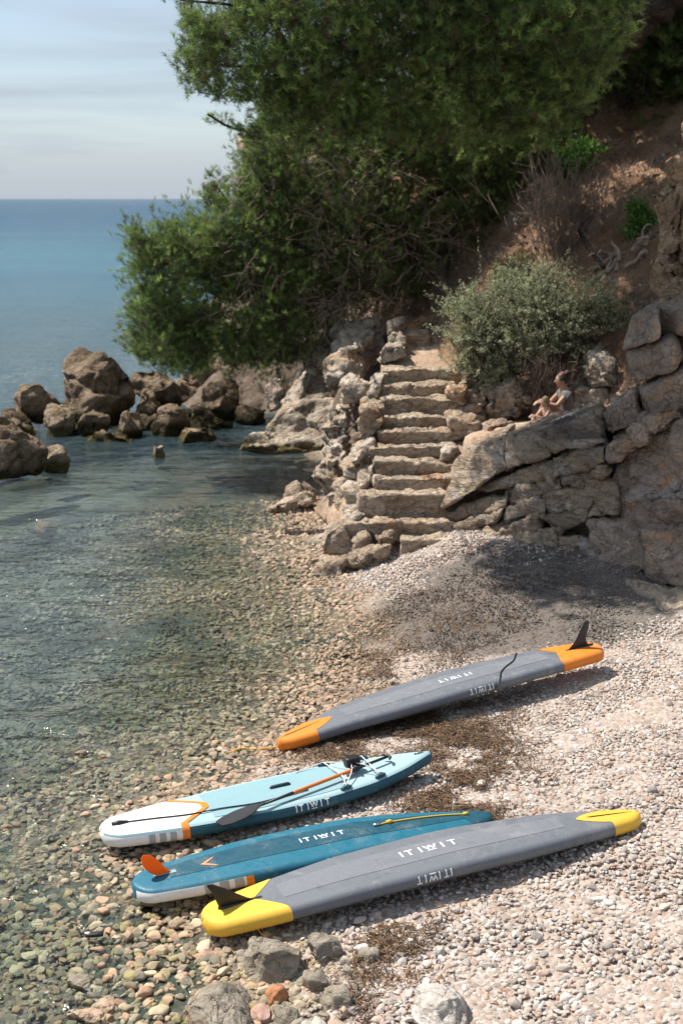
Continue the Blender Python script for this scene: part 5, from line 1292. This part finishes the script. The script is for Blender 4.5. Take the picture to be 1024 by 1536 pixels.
# dead brushwood
def brush(name, spec, n, label, seed, mat, L=.8):
    rr = np.random.default_rng(seed); sg2 = []; base0 = at(*spec[0])
    t = empty(name, base0, label, 'dead shrub')
    for k in range(n):
        p = base0 + rr.normal(0, 1, 3) * np.array([spec[1], .12, .08]); d = unit(np.array([rr.normal(0, .28), rr.normal(0, .25), 1.0])); q = p; l = L * rr.uniform(.6, 1.2)
        for i in range(6):
            d = unit(d + rr.normal(0, .10, 3)); e = q + d * l / 6; sg2.append((q, e))
            for j in range(2):
                d2 = unit(d + rr.normal(0, .45, 3)); sg2.append((e, e + d2 * l * rr.uniform(.12, .3)))
            q = e
    twig_mesh('branches', np.array(sg2), .0055, .003, mat, t); return t
_y = onhill(842, 395)[1]; brush('dead_shrub', ((842, 395, _y), .22), 95, 'tall grey brown dead shrub below the bright green shrub', 61, M_twigdead, 1.55)
brush('dead_shrub', ((880, 375, 26.3), .14), 26, 'sparse bare twigs standing right of the tall dead shrub', 62, M_twig, 1.1)
brush('dead_shrub', ((815, 610, 23.6), .16), 60, 'dry brown twigs hanging at the foot of the bush behind the seated people', 63, M_twig, .8)
# fallen branch and roots on the slope
mb = MB(); P = catmull([at(868, 345, 25.9), at(885, 375, 25.4), at(905, 402, 25.0)], 6); mb.tube(P, .04, 7); tag(mb.build('fallen_branch', M_bark, None), 'dark broken branch lying on the slope under the green shrubs', 'branch')
rt = empty('roots', onhill(930, 390), 'tangle of bleached roots bared on the slope below the small green shrub', 'roots')
M_root = flat_mat('bleached_roots', (.36, .28, .215), .9, .2, .35, 12, .6, 40, .01)
rr = np.random.default_rng(8)
for k in range(16):
    px, py = rr.uniform(880, 985), 0; py = 420 - (px - 880) * .55 + rr.uniform(-22, 16); Y = onhill(px, py)[1]
    P = [at(px, py, Y - .05)]; d = np.array([rr.normal(.5, .5), rr.normal(0, .3), rr.normal(.25, .5)])
    for i in range(5): d = unit(d + rr.normal(0, .6, 3)); P.append(P[-1] + d * rr.uniform(.05, .14))
    P = [np.array([p[0], p[1], max(p[2], float(hill_h(p[0], p[1])[0]) + .02)]) for p in P]
    mb = MB(); mb.tube(catmull(P, 4), list(np.linspace(.045, .012, 21)), 6); mb.build('root', M_root, rt)
# tiny sail on the horizon
sb = empty('sailboat', (0, 0, 0), 'tiny white sailboat on the horizon', 'sailboat')
c = np.array([(246 - 512) / FPX * 2100 / CT, 2100., 0.]); 
mb = MB(); mb.add([c + p for p in ((-3.5, -1, 0), (4.5, 0, .9), (-3.5, 1, 0), (-4, -1.2, .9), (5.5, 0, 1.2), (-4, 1.2, .9))], [(0, 1, 4, 3), (1, 2, 5, 4), (2, 0, 3, 5), (3, 4, 5), (0, 2, 1)]); mb.build('hull', M_white, sb, False)
mb = MB(); mb.add([c + p for p in ((.6, .06, 1.2), (.6, .06, 11), (-3.8, .06, 1.9), (.6, -.06, 1.2), (.6, -.06, 11), (-3.8, -.06, 1.9))], [(0, 1, 2), (5, 4, 3), (0, 3, 4, 1), (1, 4, 5, 2), (2, 5, 3, 0)]); mb.build('sail', M_white, sb, False)

# rubble and dry litter on the slope
nn_ = 5200; q = np.stack([rng.uniform(.7, 8.5, nn_), rng.uniform(22.3, 32, nn_)], 1); hz_ = hill_surface(q[:, 0], q[:, 1])
k = fbm(np.column_stack([q * .8, hz_]), 3, 15) > -.05 + .25 * rng.normal(size=nn_); k &= ~((np.abs(q[:, 0] - 1.55) < .75) & (q[:, 1] < 28.2)); q = q[k]; hz_ = hz_[k]; m_ = len(q)
ss = .04 + .22 * rng.beta(1, 7, m_)
cr_ = np.array([(.30, .20, .13), (.22, .16, .12), (.42, .33, .25), (.16, .12, .09), (.50, .43, .36)])[rng.integers(0, 5, m_)] * rng.uniform(.7, 1.2, (m_, 1))
o = instancer('rubble', protos, np.column_stack([q, hz_ + ss * .1]), rng.uniform(0, 6.28, (m_, 3)), ss[:, None] * np.stack([rng.uniform(.8, 1.4, m_), rng.uniform(.7, 1.2, m_), rng.uniform(.5, .9, m_)], 1), rng.integers(0, 12, m_), cr_, M_peb)
tag(o, 'loose stones and rubble lying on the red slope', 'rubble', kind='stuff')
nn_ = 26000; q = np.stack([rng.uniform(.5, 9, nn_), rng.uniform(22.6, 33, nn_)], 1); hz_ = hill_surface(q[:, 0], q[:, 1])
k = fbm(np.column_stack([q * .7, hz_]), 4, 19) > -.05 + .2 * rng.normal(size=nn_); k &= ~((np.abs(q[:, 0] - 1.55) < .7) & (q[:, 1] < 28.2)); q = q[k]; hz_ = hz_[k]; m_ = len(q)
A_ = np.column_stack([q, hz_ - .02]); B_ = A_ + np.stack([rng.normal(0, .10, m_), rng.normal(-.03, .08, m_), rng.uniform(.01, .22, m_)], 1)
o = twig_mesh('undergrowth', np.stack([A_, B_], 1), .006, .003, M_twigdead, None); tag(o, 'dry grass and twigs littering the red slope', 'undergrowth', kind='stuff')
# ------------------------------------------------------------------ people on the ledge
M_skin = flat_mat('tanned_skin', (.42, .235, .155), .5, .4, .08, 15)
M_skin2 = flat_mat('fair_skin', (.50, .31, .22), .5, .4, .08, 15)
M_shirt = flat_mat('grey_tshirt', (.16, .155, .15), .9, .2, .12, 30, .4, 60, .01)
M_hair = flat_mat('dark_hair', (.035, .020, .015), .5, .4, .3, 60, .6, 120, .006)
M_hair2 = flat_mat('sandy_hair', (.25, .16, .085), .5, .4, .3, 60, .6, 120, .006)
M_shorts = flat_mat('dark_shorts', (.03, .03, .04), .8)
M_band = flat_mat('red_hairband', (.12, .03, .03), .7)
def skin_body(name, joints, bones, parent, mat, root='pelvis', sub=2):
    names = list(joints); me = bpy.data.meshes.new(name); me.from_pydata([joints[k][0] for k in names], [(names.index(a), names.index(b_)) for a, b_ in bones], []); me.update()
    o = bpy.data.objects.new(name, me); col.objects.link(o)
    md = o.modifiers.new('skin', 'SKIN'); md.use_smooth_shade = True
    for i, k in enumerate(names):
        sv = me.skin_vertices[0].data[i]; r_ = joints[k][1]; sv.radius = r_ if hasattr(r_, '__len__') else (r_, r_); sv.use_root = (k == root)
    s = o.modifiers.new('sub', 'SUBSURF'); s.levels = sub; s.render_levels = sub
    dg = bpy.context.evaluated_depsgraph_get(); m2 = bpy.data.meshes.new_from_object(o.evaluated_get(dg)); bpy.data.objects.remove(o)
    m2.materials.clear(); m2.materials.append(mat); m2.polygons.foreach_set('use_smooth', np.ones(len(m2.polygons), bool))
    q = bpy.data.objects.new(name, m2); col.objects.link(q); q.parent = parent; return q
def blobm(name, c, r, mat, parent, noise=.0, cutz=None, seed=1):
    V, F = ico(4); V = V * (1 + noise * fbm(V * 3, 3, seed))[:, None]
    V = V * np.array(r) + np.array(c); o = link_mesh(name, V, F, mat, parent); o.matrix_parent_inverse.identity(); return o
def person(loc, k, label, skin, hair, top, face_yaw, adult, rot):
    """seated with knees drawn up, facing local -X; k scales an adult"""
    t = empty('person', loc, label, 'person')
    J = {'pelvis': ((0, 0, .12), (.145, .12)), 'waist': ((-.02, 0, .28), (.12, .10)), 'chest': ((-.07, 0, .46), (.145, .105)), 'upper': ((-.085, 0, .56), (.105, .08)), 'neck': ((-.11, 0, .645), .050), 'skull': ((-.135, 0, .73), .075), 'crown': ((-.13, 0, .80), .082)}
    Bn = [('pelvis', 'waist'), ('waist', 'chest'), ('chest', 'upper'), ('upper', 'neck'), ('neck', 'skull'), ('skull', 'crown')]
    for s, n in ((-1, 'near'), (1, 'far')):
        kx = -.42 if s < 0 else -.36; kz = .42 if s < 0 else .40
        J.update({n + 'hip': ((-.03, s * .09, .11), .088), n + 'knee': ((kx, s * .12, kz), .060), n + 'ankle': ((kx - .16, s * .11, .05), .040), n + 'toe': ((kx - .32, s * .12, .025), .030),
                  n + 'shoulder': ((-.09, s * .165, .555), .054), n + 'elbow': ((-.27, s * .20, .37), .041), n + 'wrist': ((kx - .06, s * .10, .43), .030), n + 'palm': ((kx - .12, s * .085, .415), (.034, .020))})
        Bn += [('pelvis', n + 'hip'), (n + 'hip', n + 'knee'), (n + 'knee', n + 'ankle'), (n + 'ankle', n + 'toe'), ('upper', n + 'shoulder'), (n + 'shoulder', n + 'elbow'), (n + 'elbow', n + 'wrist'), (n + 'wrist', n + 'palm')]
        for f, (dy, l) in enumerate(((-.027, .060), (-.010, .072), (.008, .068), (.024, .055))):
            b0 = J[n + 'palm'][0]; J['%sk%d' % (n, f)] = ((b0[0] - .045, b0[1] + dy, b0[2] - .012), .0095); J['%sf%d' % (n, f)] = ((b0[0] - .045 - l * .6, b0[1] + dy, b0[2] - .045), .008)
            Bn += [(n + 'palm', '%sk%d' % (n, f)), ('%sk%d' % (n, f), '%sf%d' % (n, f))]
        b0 = J[n + 'wrist'][0]; J[n + 'thumb'] = ((b0[0] - .06, b0[1] + .045 * -s, b0[2] - .005), .0095); Bn.append((n + 'wrist', n + 'thumb'))
    J = {a: (tuple(np.array(v[0]) * k), tuple(np.array(v[1]) * k) if hasattr(v[1], '__len__') else v[1] * k) for a, v in J.items()}
    skin_body('body', J, Bn, t, skin)
    h = np.array((-.145, 0, .755)) * k
    blobm('head', h, np.array((.098, .078, .118)) * k * (1.0 if adult else 1.18), skin, t, .02)
    mb = MB(); mb.tube([h + np.array((-.085, 0, .01)) * k, h + np.array((-.112, 0, -.022)) * k, h + np.array((-.092, 0, -.03)) * k], [.010 * k, .017 * k, .012 * k], 8); mb.build('nose', skin, t).matrix_parent_inverse.identity()
    for s in (-1, 1):
        blobm('eye', h + np.array((-.088, s * .030, .018)) * k, np.array((.011, .013, .008)) * k, M_black, t); blobm('ear', h + np.array((.005, s * .080, -.004)) * k, np.array((.020, .010, .030)) * k, skin, t)
    blobm('mouth', h + np.array((-.090, 0, -.060)) * k, np.array((.012, .024, .006)) * k, M_band, t)
    e = 1.0 if adult else 1.18
    blobm('hair', h + np.array((.026, 0, .036)) * k, np.array((.102, .092, .108)) * k * e, hair, t, .10, seed=4)
    if adult: blobm('hair_bun', h + np.array((.10, 0, .115)) * k, np.array((.062, .058, .055)) * k, hair, t, .14, seed=6); blobm('hairband', h + np.array((.030, 0, .105)) * k, np.array((.070, .074, .040)) * k, M_band, t, .08)
    else: blobm('hair_back', h + np.array((.045, 0, -.05)) * k, np.array((.070, .080, .10)) * k, hair, t, .12, seed=9)
    # clothes: shells just outside the body
    if top is not None:
        S_ = {'hem': ((.0, 0, .13), (.165, .132)), 'w': ((-.02, 0, .28), (.140, .115)), 'c': ((-.07, 0, .46), (.163, .120)), 'u': ((-.086, 0, .565), (.118, .090)), 'n': ((-.10, 0, .605), .066)}
        Bs = [('hem', 'w'), ('w', 'c'), ('c', 'u'), ('u', 'n')]
        for s, n in ((-1, 'a'), (1, 'b')):
            S_[n + 's'] = ((-.09, s * .165, .558), .068); S_[n + 'e'] = ((-.155, s * .18, .475), .062); Bs += [('u', n + 's'), (n + 's', n + 'e')]
        S_ = {a: (tuple(np.array(v[0]) * k), tuple(np.array(v[1]) * k) if hasattr(v[1], '__len__') else v[1] * k) for a, v in S_.items()}
        skin_body('shirt', S_, Bs, t, top, 'hem')
    sh_ = {'p': ((0, 0, .12), (.160, .135)), 'a': ((-.03, -.09, .115), .100), 'a2': ((-.22, -.105, .27), .086), 'b': ((-.03, .09, .115), .100), 'b2': ((-.19, .105, .26), .086)}
    sh_ = {a: (tuple(np.array(v[0]) * k), tuple(np.array(v[1]) * k) if hasattr(v[1], '__len__') else v[1] * k) for a, v in sh_.items()}
    skin_body('shorts', sh_, [('p', 'a'), ('a', 'a2'), ('p', 'b'), ('b', 'b2')], t, M_shorts, 'p')
    t.rotation_euler = (0, 0, rot); return t
pa = at(852, 640, 22.4)
person(pa + (0, 0, .0), .98, 'woman in a grey t-shirt with dark tied hair, sitting with her arms round a child', M_skin, M_hair, M_shirt, 0, True, R(8))
pc = at(822, 646, 22.1)
person(pc + (0, 0, .0), .60, 'small child with sandy hair sitting in front of the woman on the ledge', M_skin2, M_hair2, None, 0, False, R(25))
# ------------------------------------------------------------------ light and sky
SUN_AZ, SUN_EL = R(-66), R(56)            # azimuth from +Y towards +X
sd = np.array([math.sin(SUN_AZ) * math.cos(SUN_EL), math.cos(SUN_AZ) * math.cos(SUN_EL), math.sin(SUN_EL)])
ld = bpy.data.lights.new('sun', 'SUN'); ld.energy = 4.8; ld.angle = R(.53); ld.color = (1, .94, .85)
lo = bpy.data.objects.new('sun', ld); col.objects.link(lo)
lo.rotation_euler = Vector(-sd).to_track_quat('-Z', 'Y').to_euler(); lo.location = (-20, 20, 30)
w = bpy.data.worlds.new('World'); sc.world = w; w.use_nodes = True
nt = w.node_tree; bg = nt.nodes['Background']
sky = N(nt, 'ShaderNodeTexSky'); sky.sky_type = 'NISHITA'; sky.sun_disc = False
sky.sun_elevation = SUN_EL; sky.sun_rotation = SUN_AZ; sky.air_density = 1.0; sky.dust_density = .4; sky.ozone_density = 2.0
g = N(nt, 'ShaderNodeTexCoord').outputs['Generated']
mp = N(nt, 'ShaderNodeMapping'); mp.inputs['Scale'].default_value = (1.2, 1.2, 9); mp.inputs['Rotation'].default_value = (R(3), R(5), 0); nt.links.new(g, mp.inputs['Vector'])
f = noise_n(nt, mp.outputs[0], 2.2, 7, .55, .5)
cl = range_n(nt, f, .36, .74, .70, .95)
sz = N(nt, 'ShaderNodeSeparateXYZ'); nt.links.new(g, sz.inputs[0])
cl = math_n(nt, 'MAXIMUM', cl, range_n(nt, sz.outputs[2], .16, .0, .0, .92))
skyc = mix_n(nt, cl, sky.outputs[0], (2.0, 2.32, 2.72))
nt.links.new(skyc, bg.inputs['Color']); bg.inputs['Strength'].default_value = .145
vs = sc.view_settings; vs.view_transform = 'Standard'; vs.look = 'None'; vs.gamma = 1; vs.exposure = 0.62
sc.cycles.use_denoising = True; sc.cycles.sample_clamp_indirect = 6; sc.cycles.max_bounces = 6; sc.cycles.transparent_max_bounces = 8
sc.cycles.caustics_reflective = False; sc.cycles.caustics_refractive = False
